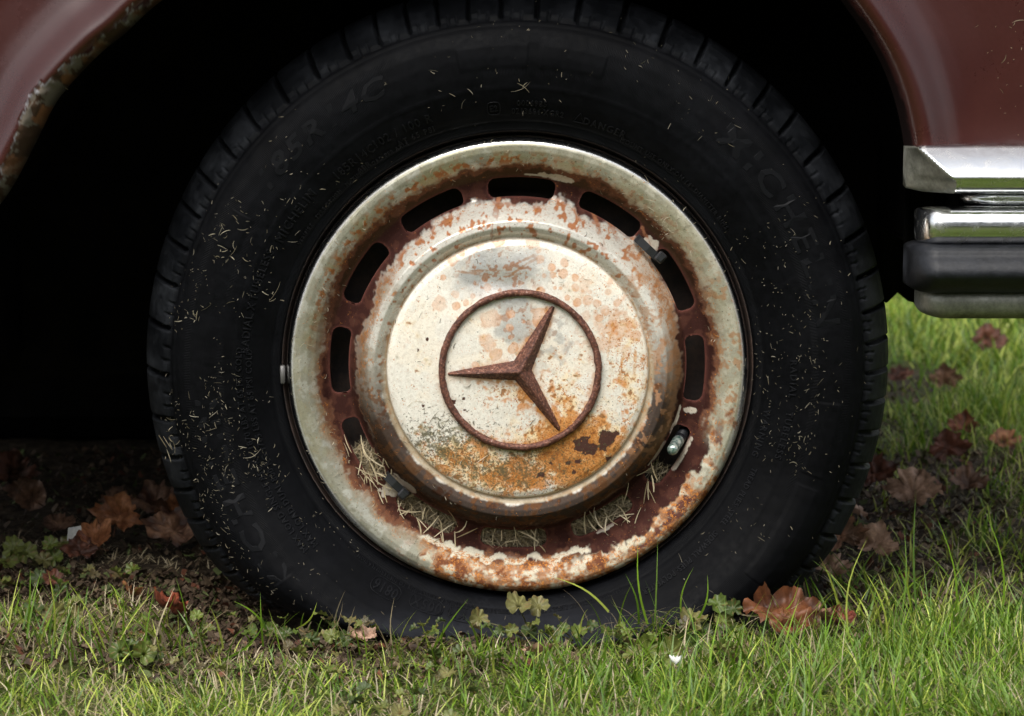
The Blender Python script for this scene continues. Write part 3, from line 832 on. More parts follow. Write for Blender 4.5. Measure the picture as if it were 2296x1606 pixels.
    o2 = thr(mid2 * .5 + fine2 * .3 + big2 * .2 + (ow - .5) * 0.70, 0.60, .16)
    base = mixc(base, o2 * 0.80, ORANGE)
    o3 = thr(fine * .6 + mid * .4 + (ow - .5) * 0.35, 0.78, .05)
    base = mixc(base, o3 * 0.85, (0.26, 0.10, 0.03))
    # halo of rust around badge ring and star
    def star_d(px_, pz_):
        best = np.full_like(px_, 9.0)
        for a_ in (63.0, 183.0, 303.0):
            ca, sa = math.cos(R(a_)), math.sin(R(a_))
            t = np.clip((px_ * ca + pz_ * sa), 0, 0.060)
            d = np.hypot(px_ - t * ca, pz_ - t * sa) - 0.0075 * (1 - t / 0.062)
            best = np.minimum(best, d)
        return best
    halo = np.exp(-(np.maximum(star_d(x - .0012, z + .0015), 0) / 0.0045) ** 2) * sst(-0.05, 0.02, x + 0.03 - z * 0.5)
    halo = np.maximum(halo, np.exp(-((r - 0.0665) / 0.0035) ** 2) * 0.8 * sst(0.06, -0.05, z))
    base = mixc(base, halo * thr(mid * .5 + fine * .5, 0.40, .1) * 0.85, (0.50, 0.20, 0.045))
    # olive grime and moss at lower left
    gw = .8 * np.exp(-(((x + 0.066) / 0.036) ** 2 + ((z + 0.062) / 0.026) ** 2)); gw = np.maximum(gw, .62 * np.exp(-(((x + 0.015) / 0.055) ** 2 + ((z + 0.090) / 0.020) ** 2)))
    gm = thr(fine * .45 + mid2 * .35 + big * .2 + (gw - .5) * 0.50, 0.665, .05)
    base = mixc(base, gm * 0.55, (0.24, 0.22, 0.11))
    specks = 0 * thr(fine2, 0.90 - 0.08 * sst(0.02, -0.07, z), .02)
    base = mixc(base, specks * 0.8, (0.20, 0.12, 0.06))
    # vertical streaks on the right of the disc
    for q in [((1395, 790), (1388, 860)), ((1425, 760), (1420, 840)), ((1452, 800), (1445, 870)), ((1448, 890), (1390, 960)), ((1372, 720), (1360, 800)), ((1430, 700), (1400, 740))]:
        base = mixc(base, seg(*mm(*q[0]), *mm(*q[1]), .0009) * thr(fine, .35, .1) * 0.8, (0.55, 0.28, 0.08))
    # scratches curved under the bare patch
    for (ax, ay, bx, by, w_) in [(460, 262, 640, 285, 1.0), (600, 222, 650, 235, .9), (640, 285, 780, 275, 1.0), (780, 275, 905, 195, .9), (700, 300, 850, 275, .6), (540, 262, 760, 262, .7), (760, 240, 900, 175, .7)]:
        p, q = zc_(ax, ay), zc_(bx, by)
        base = mixc(base, seg(p[0], p[1], q[0], q[1], .0011 * w_) * thr(fine, .32, .12) * .9, (0.45, 0.24, 0.13))
    base = mixc(base, bare * thr(fine2 * .6 + mid * .4, .68, .04) * .8, (0.45, 0.22, 0.12))
    # dark flaked chips
    chip = np.zeros_like(x)
    for (bx, by, br, ex) in [(1160, 1215, 34, 1.0), (1215, 1255, 40, .75), (1270, 1245, 26, .8), (1315, 1200, 48, .9), (1080, 1330, 24, .8), (930, 1395, 26, .7), (985, 1325, 12, 1), (1130, 1320, 18, .8), (1120, 1375, 14, 1),
                             (262, 700, 12, 1.4), (310, 640, 9, 1.5), (215, 625, 8, 1.3), (515, 1030, 9, .8), (455, 985, 12, 1), (290, 1010, 9, 1), (510, 965, 7, 1), (1330, 1330, 40, .7)]:
        cx, cz = zc_(bx, by); rad = br * .4014 / 2540
        q = np.maximum(np.abs(x - cx) / rad, np.abs(z - cz) / rad / ex) + (mid2 - .5) * 1.3
        chip = np.maximum(chip, 1 - sst(0.85, 0.95, q))
    base = mixc(base, chip, (0.075, 0.036, 0.028))
    d3 = dsc[..., None]
    col = col * (1 - d3) + base * d3
    metal = metal * (1 - dsc) + met_d * dsc * (1 - o1) * (1 - bm); rough = rough * (1 - dsc) + rgh * dsc
    lum = col.sum(-1) / 3
    rough = np.clip(rough + sst(.22, .08, lum) * 0.32 + (1 - edge) * 0.02, .15, .9)
    speck = 0.12 * dsc + 0.62 * dsc * np.clip(ow, 0, 1) + 0.14 * dsc * rgt
    speck = speck + (1 - dsc) * bowl * (0.14 + 0.26 * np.exp(-((jb - (white_edge - 0.004)) / 0.006) ** 2) + 0.18 * ad(A, 5, 45) + .12 * leftw)
    speck = speck + (1 - bowl) * (1 - prim) * (0.30 * np.exp(-((jr - 0.1745) / 0.005) ** 2) * .7 + 0.04 + 0.42 * wb + 0.14 * ad(A, -8, 32) + .10 * topband)
    grime = 0.10 + dsc * (0.80 * np.clip(gw, 0, 1) + .25 * np.clip(ow, 0, 1) + .12 * sst(.02, -.08, z)) + 0.08 * ring + .1 * topband
    speck = speck * (1 - .75 * gb * (1 - dsc)) * (1 - chip * dsc)
    # relief: paint proud of rust, dents
    rel = -0.00015 * sst(.12, .45, lum)
    dent = 0.0016 * (fbm(x, z, 14, 61, 2) - .5) * sst(0.11, 0.13, r)
    dsc_d = 0.0022 * np.exp(-(((x + 0.020) / 0.030) ** 2 + ((z - 0.075) / 0.012) ** 2)) * dsc + 0.0012 * (fbm(x, z, 18, 62, 2) - .5) * dsc
    Yg = hub_y(r) + rel + dent + dsc_d + 0.0008 * sst(0.19, 0.2, r) * np.sin(np.radians(A) * 3 + 1)
    V = np.stack([Xg, Yg, Zg], -1).reshape(-1, 3)
    Q = grid_quads(len(rr), NT, wrap=True)
    Qc = sdv.ravel()[Q].min(1) < -1e-7
    Q = Q[~Qc]
    # slot walls going back from the cut edge
    ed = np.concatenate([Q[:, [0, 1]], Q[:, [1, 2]], Q[:, [2, 3]], Q[:, [3, 0]]])
    es = np.sort(ed, 1); key = es[:, 0].astype(np.int64) * 10_000_000 + es[:, 1]
    uq, idx, cnt = np.unique(key, return_index=True, return_counts=True)
    be = ed[idx[cnt == 1]]
    rv = Rg.ravel(); be = be[(rv[be[:, 0]] > .14) & (rv[be[:, 0]] < .17)]
    bu, inv = np.unique(be.ravel(), return_inverse=True); inv = inv.reshape(-1, 2)
    n0 = len(V)
    W1 = V[bu] + np.array([0, 0.0045, 0]); W1[:, [0, 2]] *= 1.0
    V = np.concatenate([V, W1])
    wq = np.stack([be[:, 1], be[:, 0], inv[:, 0] + n0, inv[:, 1] + n0], -1)
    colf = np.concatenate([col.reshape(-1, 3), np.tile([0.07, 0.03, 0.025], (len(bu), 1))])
    metf = np.concatenate([metal.ravel(), np.zeros(len(bu))]); rouf = np.concatenate([rough.ravel(), np.full(len(bu), .6)]); spf = np.concatenate([speck.ravel(), np.zeros(len(bu))]); grf = np.concatenate([grime.ravel(), np.zeros(len(bu))])
    Q = np.concatenate([Q, wq])
    used = np.unique(Q); remap = -np.ones(len(V), int); remap[used] = np.arange(len(used))
    me = new_mesh(name, V[used], remap[Q][:, ::-1], colors=colf[used], attrs={'metal': metf[used], 'rough': rouf[used], 'speck': spf[used], 'grime': grf[used]})
    return me
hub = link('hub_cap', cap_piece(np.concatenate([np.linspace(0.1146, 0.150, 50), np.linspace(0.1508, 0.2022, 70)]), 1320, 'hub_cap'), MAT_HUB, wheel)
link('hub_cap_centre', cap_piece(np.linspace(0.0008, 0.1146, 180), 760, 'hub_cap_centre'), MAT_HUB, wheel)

# ---- badge: ring and three pointed star
def torus(R0, r0, y0, n=240, m=14):
    a = np.arange(n) * 2 * np.pi / n; b = np.arange(m) * 2 * np.pi / m
    Aa, Bb = np.meshgrid(a, b, indexing='ij')
    px_ = np.cos(Aa) * R0; pz_ = np.sin(Aa) * R0
    k = 1 + (fbm(px_ + Bb * 0.01, pz_, 160, 81, 3) - .5) * 0.35
    rr_ = R0 + np.cos(Bb) * r0 * k
    return np.stack([np.cos(Aa) * rr_, y0 - np.sin(Bb) * r0 * 1.1 * k, np.sin(Aa) * rr_], -1).reshape(-1, 3)
bv = torus(0.0676, 0.0030, -0.0275)
qd = grid_quads(240, 14)
n_, m_ = 240, 14
i = np.arange(n_)[:, None]; j = np.arange(m_)[None, :]
qd = np.stack([i * m_ + j, ((i + 1) % n_) * m_ + j, ((i + 1) % n_) * m_ + (j + 1) % m_, i * m_ + (j + 1) % m_], -1).reshape(-1, 4)
badge = link('badge_ring', new_mesh('badge_ring', bv, qd), MAT_BADGE, wheel, loc=(0.0022, 0, 0))
# star: heightfield over each arm as cross sections
SV = []; SQ = []; off = 0
for a_ in (63.0, 183.0, 303.0):
    ca, sa = math.cos(R(a_)), math.sin(R(a_))
    NL, NW = 46, 9
    for iu in range(NL):
        t = iu / (NL - 1); L = 0.0625 * t
        w = 0.0086 * (1 - t) ** 0.75 + 0.0013
        if t < 0.14: w = max(w, 0.0075)
        h = 0.0125 * (1 - t) ** 0.75 + 0.0022
        for iw in range(NW):
            s_ = -1 + 2 * iw / (NW - 1)
            hh = h * (1 - abs(s_)) ** 0.85
            jit = (random.random() - .5) * 0.0005
            lx = L; lw = s_ * (w + jit)
            SV.append((lx * ca - lw * sa, -0.0255 - hh + jit * 0.5, lx * sa + lw * ca))
    for iu in range(NL - 1):
        for iw in range(NW - 1):
            SQ.append((off + iu * NW + iw, off + (iu + 1) * NW + iw, off + (iu + 1) * NW + iw + 1, off + iu * NW + iw + 1))
    off += NL * NW
star = link('badge_star', new_mesh('badge_star', np.array(SV), np.array(SQ)), MAT_BADGE, wheel, loc=(0.0022, 0, 0))

# ---- steel rim behind the cap
def lathe(prof, n=160):
    pr = np.array(prof); a = np.arange(n) * 2 * np.pi / n
    V = np.stack([pr[:, 0][:, None] * np.cos(a), np.repeat(pr[:, 1][:, None], n, 1), pr[:, 0][:, None] * np.sin(a)], -1).reshape(-1, 3)
    return V, grid_quads(len(pr), n, wrap=True)[:, ::-1]
rv_, rq_ = lathe([(0.2030, 0.012), (0.2050, 0.004), (0.2060, 0.0015), (0.2062, 0.006), (0.2030, 0.016), (0.1900, 0.020), (0.1860, 0.030), (0.1760, 0.040), (0.1740, 0.060), (0.150, 0.062), (0.12, 0.045), (0.09, 0.04), (0.06, 0.05), (0.02, 0.05), (0.001, 0.05)])
link('steel_rim', new_mesh('steel_rim', rv_, rq_), MAT_RIM, wheel)

# ---- valve stem
mb = MB()
p0 = Vector((0.1540, 0.042, -0.0560)); p1 = Vector((0.1345, -0.012, -0.0735)); dv = (p1 - p0)
mb.tube([p0, p0 + dv * .55], 0.0052, 14); mb.tube([p0 + dv * .55, p0 + dv * .60, p0 + dv * .62], [0.0052, 0.0045, 0.0040], 14)
vs = link('valve_stem', mb.mesh('valve_stem'), MAT_BRUB, wheel)
mb = MB()
mb.tube([p0 + dv * .62, p0 + dv * .64, p0 + dv * .80, p0 + dv * .82, p0 + dv * .84, p0 + dv * .95, p0 + dv * .99, p1, p1 + dv * .015], [0.0044, 0.0052, 0.0052, 0.0043, 0.0050, 0.0050, 0.0043, 0.0028, 0.0010], 18)
link('valve_cap', mb.mesh('valve_cap'), MAT_VALVE, wheel)
# ---- balance weight clipped on the rim edge
mb = MB()
wa = R(182)
mb.box((0.2055 * math.cos(wa), -0.001, 0.2055 * math.sin(wa)), (0.0048, 0.008, 0.0165), None, 0.0012)
link('balance_weight', mb.mesh('balance_weight'), MAT_LEAD, wheel)

# ---- tyre
TP = np.array([(0.1990, 0.016), (0.2040, 0.012), (0.2058, 0.004), (0.2066, -0.0035), (0.2078, -0.0068), (0.2125, -0.0095), (0.2137, -0.0090), (0.2150, -0.0110), (0.222, -0.0165), (0.232, -0.0225), (0.2425, -0.0265), (0.255, -0.0290), (0.270, -0.0300),
               (0.283, -0.0285), (0.292, -0.0245), (0.2985, -0.0190), (0.3010, -0.0160), (0.3035, -0.0140), (0.3070, -0.0090), (0.3115, -0.0020), (0.3170, 0.0080), (0.3225, 0.0210), (0.3268, 0.0370), (0.3290, 0.0560), (0.3300, 0.0800)])
seglen = np.concatenate([[0], np.cumsum(np.hypot(*np.diff(TP, axis=0).T))])
# smooth resampling, denser on the shoulder
u1 = np.linspace(0, seglen[15], 66); u2 = np.linspace(seglen[15], seglen[-1], 56)[1:]
uu = np.concatenate([u1, u2])
du = np.linspace(0, seglen[-1], 1500); pr_r = np.interp(du, seglen, TP[:, 0]); pr_y = np.interp(du, seglen, TP[:, 1])
kk = np.exp(-np.linspace(-2, 2, 25) ** 2); kk /= kk.sum()
pr_r = np.convolve(np.pad(pr_r, 12, 'edge'), kk, 'valid'); pr_y = np.convolve(np.pad(pr_y, 12, 'edge'), kk, 'valid')
Pr = np.interp(uu, du, pr_r); Py = np.interp(uu, du, pr_y)
dr_ = np.gradient(Pr, uu); dy_ = np.gradient(Py, uu); ln_ = np.hypot(dr_, dy_)
Nr = -dy_ / ln_; Ny = dr_ / ln_
sgn = np.where(Nr * 1 + (-Ny) * 1 < 0, -1, 1); Nr, Ny = Nr * sgn, Ny * sgn    # outward: +r / -y
NLUG = 60; NTT = NLUG * 28
tt = np.arange(NTT) * 2 * np.pi / NTT
PR, TT = np.meshgrid(Pr, tt, indexing='ij'); PY = np.repeat(Py[:, None], NTT, 1); NR = np.repeat(Nr[:, None], NTT, 1); NY = np.repeat(Ny[:, None], NTT, 1); UU = np.repeat(uu[:, None], NTT, 1)
ph = (TT + 0.035 * np.sin(TT * 3 + .5) + 0.02 * np.sin(TT * 7)) * NLUG / (2 * np.pi) + (UU - seglen[16]) * 0.6
lug = np.floor(ph); a = ph - lug
lw = 0.0335
ga = np.minimum(a, 1 - a) * lw
uS = seglen[16]                                  # shoulder edge
sh = UU - uS
e0 = 0.0012 + 0.0026 * (a > 0.40) + 0.0026 * (a > 0.68) + 0.001 * (hash3(lug, lug * 0, lug * 0, 3) - .5)
raised = sst(-0.0004, 0.0010, sh - e0)
H = raised * 0.0022
gdepth = 0.0062 * (1 - sst(0.0014, 0.0024, ga)) * sst(0.0005, 0.003, sh - 0.001)
H = H - gdepth
for c0 in (0.40, 0.68):
    ds = np.abs(a - c0) * lw
    H -= 0.0022 * (1 - sst(0.0005, 0.0012, ds)) * sst(0.001, 0.002, sh) * (1 - sst(0.008, 0.0095, sh - (0.003 if c0 > .5 else 0)))
xt = PR * np.cos(TT); zt = PR * np.sin(TT); At = np.degrees(TT)
# circular ridges and panels on the sidewall
def rid(r0, w, h): return h * np.exp(-((PR - r0) / w) ** 2) * (PY < -0.004)
H += rid(0.2440, 0.0007, 0.0006) + rid(0.2935, 0.0006, 0.0005) + rid(0.2985, 0.0008, 0.0009) + rid(0.2165, 0.0006, 0.0004) + rid(0.2870, 0.0005, 0.0004)
def panel(r0, r1, a0, a1):
    w = 0.0006
    da = ((At - a0) % 360); inside = (da < (a1 - a0) % 360)
    ea = np.minimum(da, (a1 - a0) % 360 - da) * np.pi / 180 * PR
    return sst(r0 - w, r0 + w, PR) * (1 - sst(r1 - w, r1 + w, PR)) * inside * sst(0, 0.0012, ea)
pan = panel(.261, .2815, 74, 86) + panel(.261, .2815, 88, 101) + panel(.262, .281, 150, 157) + panel(.262, .281, 340, 354) + panel(.262, .281, 318, 338) + panel(.262, .281, 222, 240)
H += 0.0007 * pan
ribm = ((PR > 0.2075) & (PR < 0.2132)) * 1.0
rb2 = (((PR > .2535) & (PR < .2600)) | ((PR > .2825) & (PR < .2875))) * 0.8
rb3 = ((PR > .2600) & (PR < .2825)) * 0.6 * ((((At > 101) & (At < 150)) | ((At > 296) & (At < 318)) | ((At > 58) & (At < 74))) * 1.0)
ribm = np.clip(ribm + (rb2 + rb3) * (1 - np.clip(pan, 0, 1)) * sst(.3, .5, fbm(xt, zt, 6, 91, 2)), 0, 1) * (PY < -0.003)
Rr = PR + NR * H; Yy = PY + NY * H
# scuffs
Yy = Yy + (fbm(xt, zt, 60, 92, 3) - .5) * 0.0006
xt = Rr * np.cos(TT); zt = Rr * np.sin(TT); yt = Yy
# the tyre is flat: lower part squashed, sidewall bulging forward
def squash(x_, y_, z_, r_):
    w = sst(0.206, 0.300, r_)
    t = np.clip((-0.150 - z_) / 0.182, 0, 1)
    z2 = np.where(z_ < -0.150, -0.150 - 0.089 * (1 - (1 - t) ** 2.2), z_)
    zz = z_ * (1 - w) + z2 * w
    b = sst(-0.08, -0.235, z_) * np.exp(-((r_ - 0.262) / 0.045) ** 2)
    yy = y_ - 0.026 * b
    return x_ * (1 + 0.012 * b), yy, zz
xt, yt, zt = squash(xt, yt, zt, Rr)
# colours
X0 = PR * np.cos(TT); Z0 = PR * np.sin(TT)
nb = fbm(X0, Z0, 9, 93, 4); nm = fbm(X0, Z0, 45, 94, 4); nf = fbm(X0, Z0, 260, 95, 3)
dust_sheen = 0.30 + 0.45 * nb + 0.35 * (nm - .5)
dust_sheen *= 1 - 0.55 * sst(0.0, 0.25, X0) * sst(0.12, -0.05, Z0) - 0.35 * sst(-0.10, -0.24, X0) * sst(0.1, -0.05, Z0)
dust_sheen += 1.6 * sst(-0.20, -0.235, Z0)  # sheen of the lower bulge, painted in as a lighter tint
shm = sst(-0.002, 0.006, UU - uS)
tc = np.array([0.0010, 0.0011, 0.0015]) + np.clip(dust_sheen, 0, 2)[..., None] ** 1.5 * np.array([0.0042, 0.0045, 0.0056])
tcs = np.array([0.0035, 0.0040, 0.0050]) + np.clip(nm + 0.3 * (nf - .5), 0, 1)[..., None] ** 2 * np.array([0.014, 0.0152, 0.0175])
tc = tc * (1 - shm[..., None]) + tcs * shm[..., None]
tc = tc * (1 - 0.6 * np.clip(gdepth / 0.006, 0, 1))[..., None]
spk = (nf > 0.92) * 1.0

tv = np.stack([xt, yt, zt], -1).reshape(-1, 3); tq = grid_quads(len(uu), NTT, wrap=True)
# crown and back of the tyre, plainer
bk = np.array([(0.3300, 0.0800), (0.3305, 0.095), (0.3260, 0.096), (0.3260, 0.101), (0.3305, 0.102), (0.3305, 0.125), (0.326, 0.126), (0.326, 0.131), (0.3295, 0.132), (0.3270, 0.165), (0.315, 0.190), (0.29, 0.205), (0.26, 0.21), (0.22, 0.195), (0.20, 0.18)])
n2 = 240; a2 = np.arange(n2) * 2 * np.pi / n2
BX = bk[:, 0][:, None] * np.cos(a2); BZ = bk[:, 0][:, None] * np.sin(a2); BY = np.repeat(bk[:, 1][:, None], n2, 1)
bx_, by_, bz_ = squash(BX, BY, BZ, np.hypot(BX, BZ)); by_ = BY
bvv = np.stack([bx_, by_, bz_], -1).reshape(-1, 3); bq = grid_quads(len(bk), n2, wrap=True, off=len(tv))
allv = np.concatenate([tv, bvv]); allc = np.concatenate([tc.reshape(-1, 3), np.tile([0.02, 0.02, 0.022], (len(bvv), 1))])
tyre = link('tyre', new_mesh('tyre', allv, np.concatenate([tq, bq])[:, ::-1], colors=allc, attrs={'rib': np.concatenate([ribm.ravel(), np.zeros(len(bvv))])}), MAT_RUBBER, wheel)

def tyre_y(r): return np.interp(r, pr_r[:1100], pr_y[:1100])

# ---- lettering moulded on the sidewall
def arc_text(body, r0, a_mid, h, extrude=0.0009, spacing=1.0, stretch=1.0, name='sidewall_lettering', outline=False, shear=0.0):
    cu = bpy.data.curves.new(name, 'FONT'); cu.body = body; cu.size = h / 0.70; cu.resolution_u = 2
    cu.space_character = spacing; cu.shear = shear
    if h > .015: cu.offset = 0.0005
    if outline: cu.fill_mode = 'NONE'; cu.bevel_depth = 0.00045; cu.bevel_resolution = 0
    else: cu.extrude = extrude; cu.bevel_depth = 0.00018; cu.bevel_resolution = 0
    ob = bpy.data.objects.new(name, cu); COL.objects.link(ob)
    dg = bpy.context.evaluated_depsgraph_get()
    me = bpy.data.meshes.new_from_object(ob.evaluated_get(dg))
    bpy.data.objects.remove(ob); bpy.data.curves.remove(cu)
    n = len(me.vertices); co = np.zeros(n * 3, np.float32); me.vertices.foreach_get('co', co); co = co.reshape(-1, 3)
    co[:, 0] *= stretch
    wd = co[:, 0].max() - co[:, 0].min(); xm = (co[:, 0].max() + co[:, 0].min()) / 2
    r_ = r0 + co[:, 1]
    an = R(a_mid) - (co[:, 0] - xm) / (r0 + h / 2)
    x_, z_ = r_ * np.cos(an), r_ * np.sin(an)
    y_ = tyre_y(r_) - co[:, 2]
    x_, y_, z_ = squash(x_, y_, z_, r_)
    me.vertices.foreach_set('co', np.stack([x_, y_, z_], -1).astype(np.float32).ravel()); me.update()
    me.name = name
    return link(name, me, MAT_LETTER, wheel)

arc_text('185R14C', 0.2255, 127.8, 0.0072, spacing=1.15)
arc_text('8PR', 0.2165, 127.0, 0.0050, spacing=1.15)
arc_text('102 / 100 R', 0.2265, 115.4, 0.0072, spacing=1.15)
arc_text('AT 65 PSI', 0.2180, 113.5, 0.0046, spacing=1.3)
arc_text('E2', 0.2240, 95.2, 0.0050)
arc_text('0006985', 0.2282, 87.0, 0.0046, spacing=1.15)
arc_text('0213684 XGR2', 0.2212, 85.6, 0.0046, spacing=1.1)
arc_text('DANGER', 0.2195, 70.3, 0.0058, spacing=1.25)
arc_text('MOUNT USE ONLY ON 14" DIAMETER RIMS', 0.2160, 50.0, 0.0036, spacing=1.25)
arc_text('MICHELIN', 0.2300, 145.0, 0.0076, spacing=1.15)
arc_text('®', 0.2340, 139.0, 0.0040)
arc_text('TUBELESS', 0.2330, 159.5, 0.0068, spacing=1.15)
arc_text('RADIAL X', 0.2330, 171.0, 0.0066, spacing=1.1)
arc_text('VERIFIEZ   TYRE DESIGN   MAXIMUM LOAD PER AXLE', 0.2160, 133.0, 0.0030, spacing=1.3)
arc_text('MAX LOAD SINGLE 850 KG 1870 LBS AT 65 PSI COLD', 0.2385, 198.0, 0.0052, spacing=1.1)
arc_text('MAX LOAD DUAL 800 KG 1765 LBS AT 65 PSI COLD', 0.2300, 198.5, 0.0052, spacing=1.1)
arc_text('TREAD PLIES: STEEL    SIDEWALL PLIES: POLYESTER', 0.2225, 318.0, 0.0042, spacing=1.1)
arc_text('WARNING', 0.2180, 345.0, 0.0052, spacing=1.3)
arc_text('RADIAL', 0.2360, 358.0, 0.0056, spacing=1.3)
arc_text('TUBELESS', 0.2360, 346.0, 0.0056, spacing=1.3)
arc_text('0816', 0.2205, 239.4, 0.0080, spacing=1.05)
arc_text('005X', 0.2185, 249.2, 0.0080, spacing=1.1)
arc_text('FK KM', 0.2185, 258.6, 0.0070, spacing=1.25)
arc_text('EXPLOSION OF TIRE/RIM ASSEMBLY DUE TO UNDERINFLATION', 0.2142, 249.0, 0.0028, spacing=1.3)
arc_text('SERIOUS INJURY MAY RESULT FROM TIRE FAILURE', 0.2142, 280.0, 0.0028, spacing=1.3)
arc_text('185R14C', 0.2630, 129.0, 0.0170, extrude=0.0002, stretch=1.35, spacing=1.15, shear=0.25)
arc_text('MICHELIN', 0.2610, 29.0, 0.0200, extrude=0.0003, stretch=1.30, spacing=1.25)
arc_text('MICHELIN', 0.2610, 205.0, 0.0190, extrude=0.0003, stretch=1.30, spacing=1.25)
arc_text('XCA', 0.2610, 290.0, 0.0190, extrude=0.0007, stretch=1.30, spacing=1.25)
def ring_mark(a_mid, r0, w, h, name='moulded_outline'):
    """rounded outline round a piece of lettering"""
    mb = MB(); pts = []
    for k in range(33):
        u = 2 * math.pi * k / 32
        cx_, cy_ = math.cos(u), math.sin(u)
        sx = (abs(cx_) ** 0.5) * (1 if cx_ > 0 else -1) * w / 2; sy = (abs(cy_) ** 0.8) * (1 if cy_ > 0 else -1) * h / 2
        an = R(a_mid) - sx / r0; r_ = r0 + sy
        p = squash(np.array([r_ * math.cos(an)]), np.array([float(tyre_y(r_))]), np.array([r_ * math.sin(an)]), np.array([r_]))
        pts.append((p[0][0], p[1][0] - 0.0002, p[2][0]))
    mb.tube(pts, 0.00045, 5, caps=False)
    link(name, mb.mesh(name), MAT_LETTER, wheel)
ring_mark(95.2, 0.2265, 0.011, 0.011); ring_mark(239.4, 0.2245, 0.028, 0.0125); ring_mark(249.2, 0.2225, 0.030, 0.0120); ring_mark(258.6, 0.2222, 0.034, 0.0115)
def tri_mark(a_mid, r0, s_):
    mb = MB(); P = []
    for (u, v) in [(-.5, -.4), (.5, -.4), (0, .5), (-.5, -.4)]:
        an = R(a_mid) - u * s_ / r0; r_ = r0 + v * s_
        P.append((r_ * math.cos(an), float(tyre_y(r_)) - 0.0002, r_ * math.sin(an)))
    mb.tube(P, 0.00045, 5); link('warning_triangle', mb.mesh('warning_triangle'), MAT_LETTER, wheel)
tri_mark(76.3, 0.2235, 0.009)

# ------------------------------------------------------------------ body panels
arch_px = [(-420, 900), (-330, 800), (-215, 690), (-105, 560), (0, 432), (62, 318), (118, 213), (205, 118), (268, 66), (340, 0), (470, -90), (640, -185), (850, -260), (1090, -300), (1330, -300), (1560, -255),
           (1740, -170), (1842, -80), (1908, 5), (1952, 68), (1990, 135), (2016, 200), (2033, 262), (2043, 318), (2048, 370), (2048, 440), (2046, 520), (2044, 600)]
BODY_Y = -0.070          # the body side stands this much outside the wheel face
AP = [on_plane(a_, b_, -0.02 + BODY_Y) for a_, b_ in arch_px]
AP = np.array([(p.x, p.z) for p in AP])
def catmull(P, per=10):
    out = []
    for i in range(len(P) - 1):
        p0 = P[max(i - 1, 0)]; p1 = P[i]; p2 = P[i + 1]; p3 = P[min(i + 2, len(P) - 1)]
        for k in range(per):
            t = k / per
            out.append(0.5 * ((2 * p1) + (-p0 + p2) * t + (2 * p0 - 5 * p1 + 4 * p2 - p3) * t * t + (-p0 + 3 * p1 - 3 * p2 + p3) * t ** 3))
    out.append(P[-1]); return np.array(out)
C_ = catmull(AP, 16)
sl = np.concatenate([[0], np.cumsum(np.hypot(*np.diff(C_, axis=0).T))])
su = np.arange(0, sl[-1], 0.0017)
C_ = np.stack([np.interp(su, sl, C_[:, 0]), np.interp(su, sl, C_[:, 1])], -1)
Cs = C_.copy()
kn = np.exp(-np.linspace(-2, 2, 61) ** 2); kn /= kn.sum()
for d_ in (0, 1): Cs[:, d_] = np.convolve(np.pad(C_[:, d_], 30, 'reflect', reflect_type='odd'), kn, 'valid')
Tn = np.gradient(Cs, axis=0); Tn /= np.hypot(Tn[:, 0], Tn[:, 1])[:, None]
Nn = np.stack([-Tn[:, 1], Tn[:, 0]], -1)              # outward (away from the wheel)
if (Nn[len(Nn) // 2][1] < 0): Nn = -Nn
ang_s = np.unwrap(np.arctan2(Nn[:, 1], Nn[:, 0]))
Nn2 = Nn
# profile across the lip: (s, y)
sp_s = np.array([-0.016, -0.0075, -0.0055, -0.001, 0.003, 0.007, 0.011, 0.016, 0.024, 0.032, 0.042, 0.055, 0.080, 0.12, 0.20, 0.7])
sp_y = np.array([0.090, 0.040, 0.000, -0.0240, -0.0330, -0.0370, -0.0378, -0.0355, -0.0280, -0.0205, -0.0150, -0.0115, -0.0090, -0.0082, -0.0080, -0.008])
ss = np.concatenate([np.linspace(-0.0045, 0.055, 46), np.linspace(0.058, 0.12, 26), np.linspace(0.125, 0.62, 70)])
pd = np.linspace(-0.016, 0.7, 6000); pdy = np.interp(pd, sp_s, sp_y); k3 = np.exp(-np.linspace(-2, 2, 131) ** 2); k3 /= k3.sum()
pdy_s = np.convolve(np.pad(pdy, 65, 'edge'), k3, 'valid'); wl_ = sst(0.000, 0.014, pd); pdy = pdy * (1 - wl_) + pdy_s * wl_
U, SS = np.meshgrid(np.arange(len(Cs)), ss, indexing='ij')
FX = C_[:, 0][:, None] + Nn2[:, 0][:, None] * SS; FZ = C_[:, 1][:, None] + Nn2[:, 1][:, None] * SS
lf = 1 - sst(0.42, 0.52, su / su[-1])[:, None]        # left part of the arch is the rusty one
jag = (fbm(FX, FZ, 55, 101, 4) - .5); jag2 = (fbm(FX, FZ, 220, 102, 3) - .5)
tpos = su[:, None]
def near_px(px, py, w):
    p = on_plane(px, py, -0.02 + BODY_Y); return np.exp(-(np.hypot(FX - p.x, FZ - p.z) / w) ** 2)
edge_s = 0.0012 + 0.006 * near_px(125, 215, .030) + 0.008 * near_px(85, 275, .03) + 0.002 * near_px(290, 50, .05) + 0.003 * near_px(10, 410, .05) + jag * 0.008 + jag2 * 0.005
edge_s = edge_s * lf + (-0.0005 + jag * 0.002) * (1 - lf)
painted = sst(edge_s - 0.0005, edge_s + 0.0005, SS)
FY = BODY_Y + np.interp(SS, pd, pdy) - 0.0007 * painted + (1 - painted) * lf * (jag * 0.0028 + jag2 * 0.0015)
FY = FY + (fbm(FX, FZ, 3, 103, 2) - .5) * 0.003 * sst(.05, .2, SS)
PN = np.array([0.037, 0.0084, 0.0070])
fc = np.ones(FX.shape + (3,)) * PN
fc = mixc(fc, thr(fbm(FX, FZ, 12, 104, 3), .55, .2) * 0.35, (0.052, 0.014, 0.011))
rustc = np.ones_like(fc) * np.array((0.055, 0.034, 0.022))
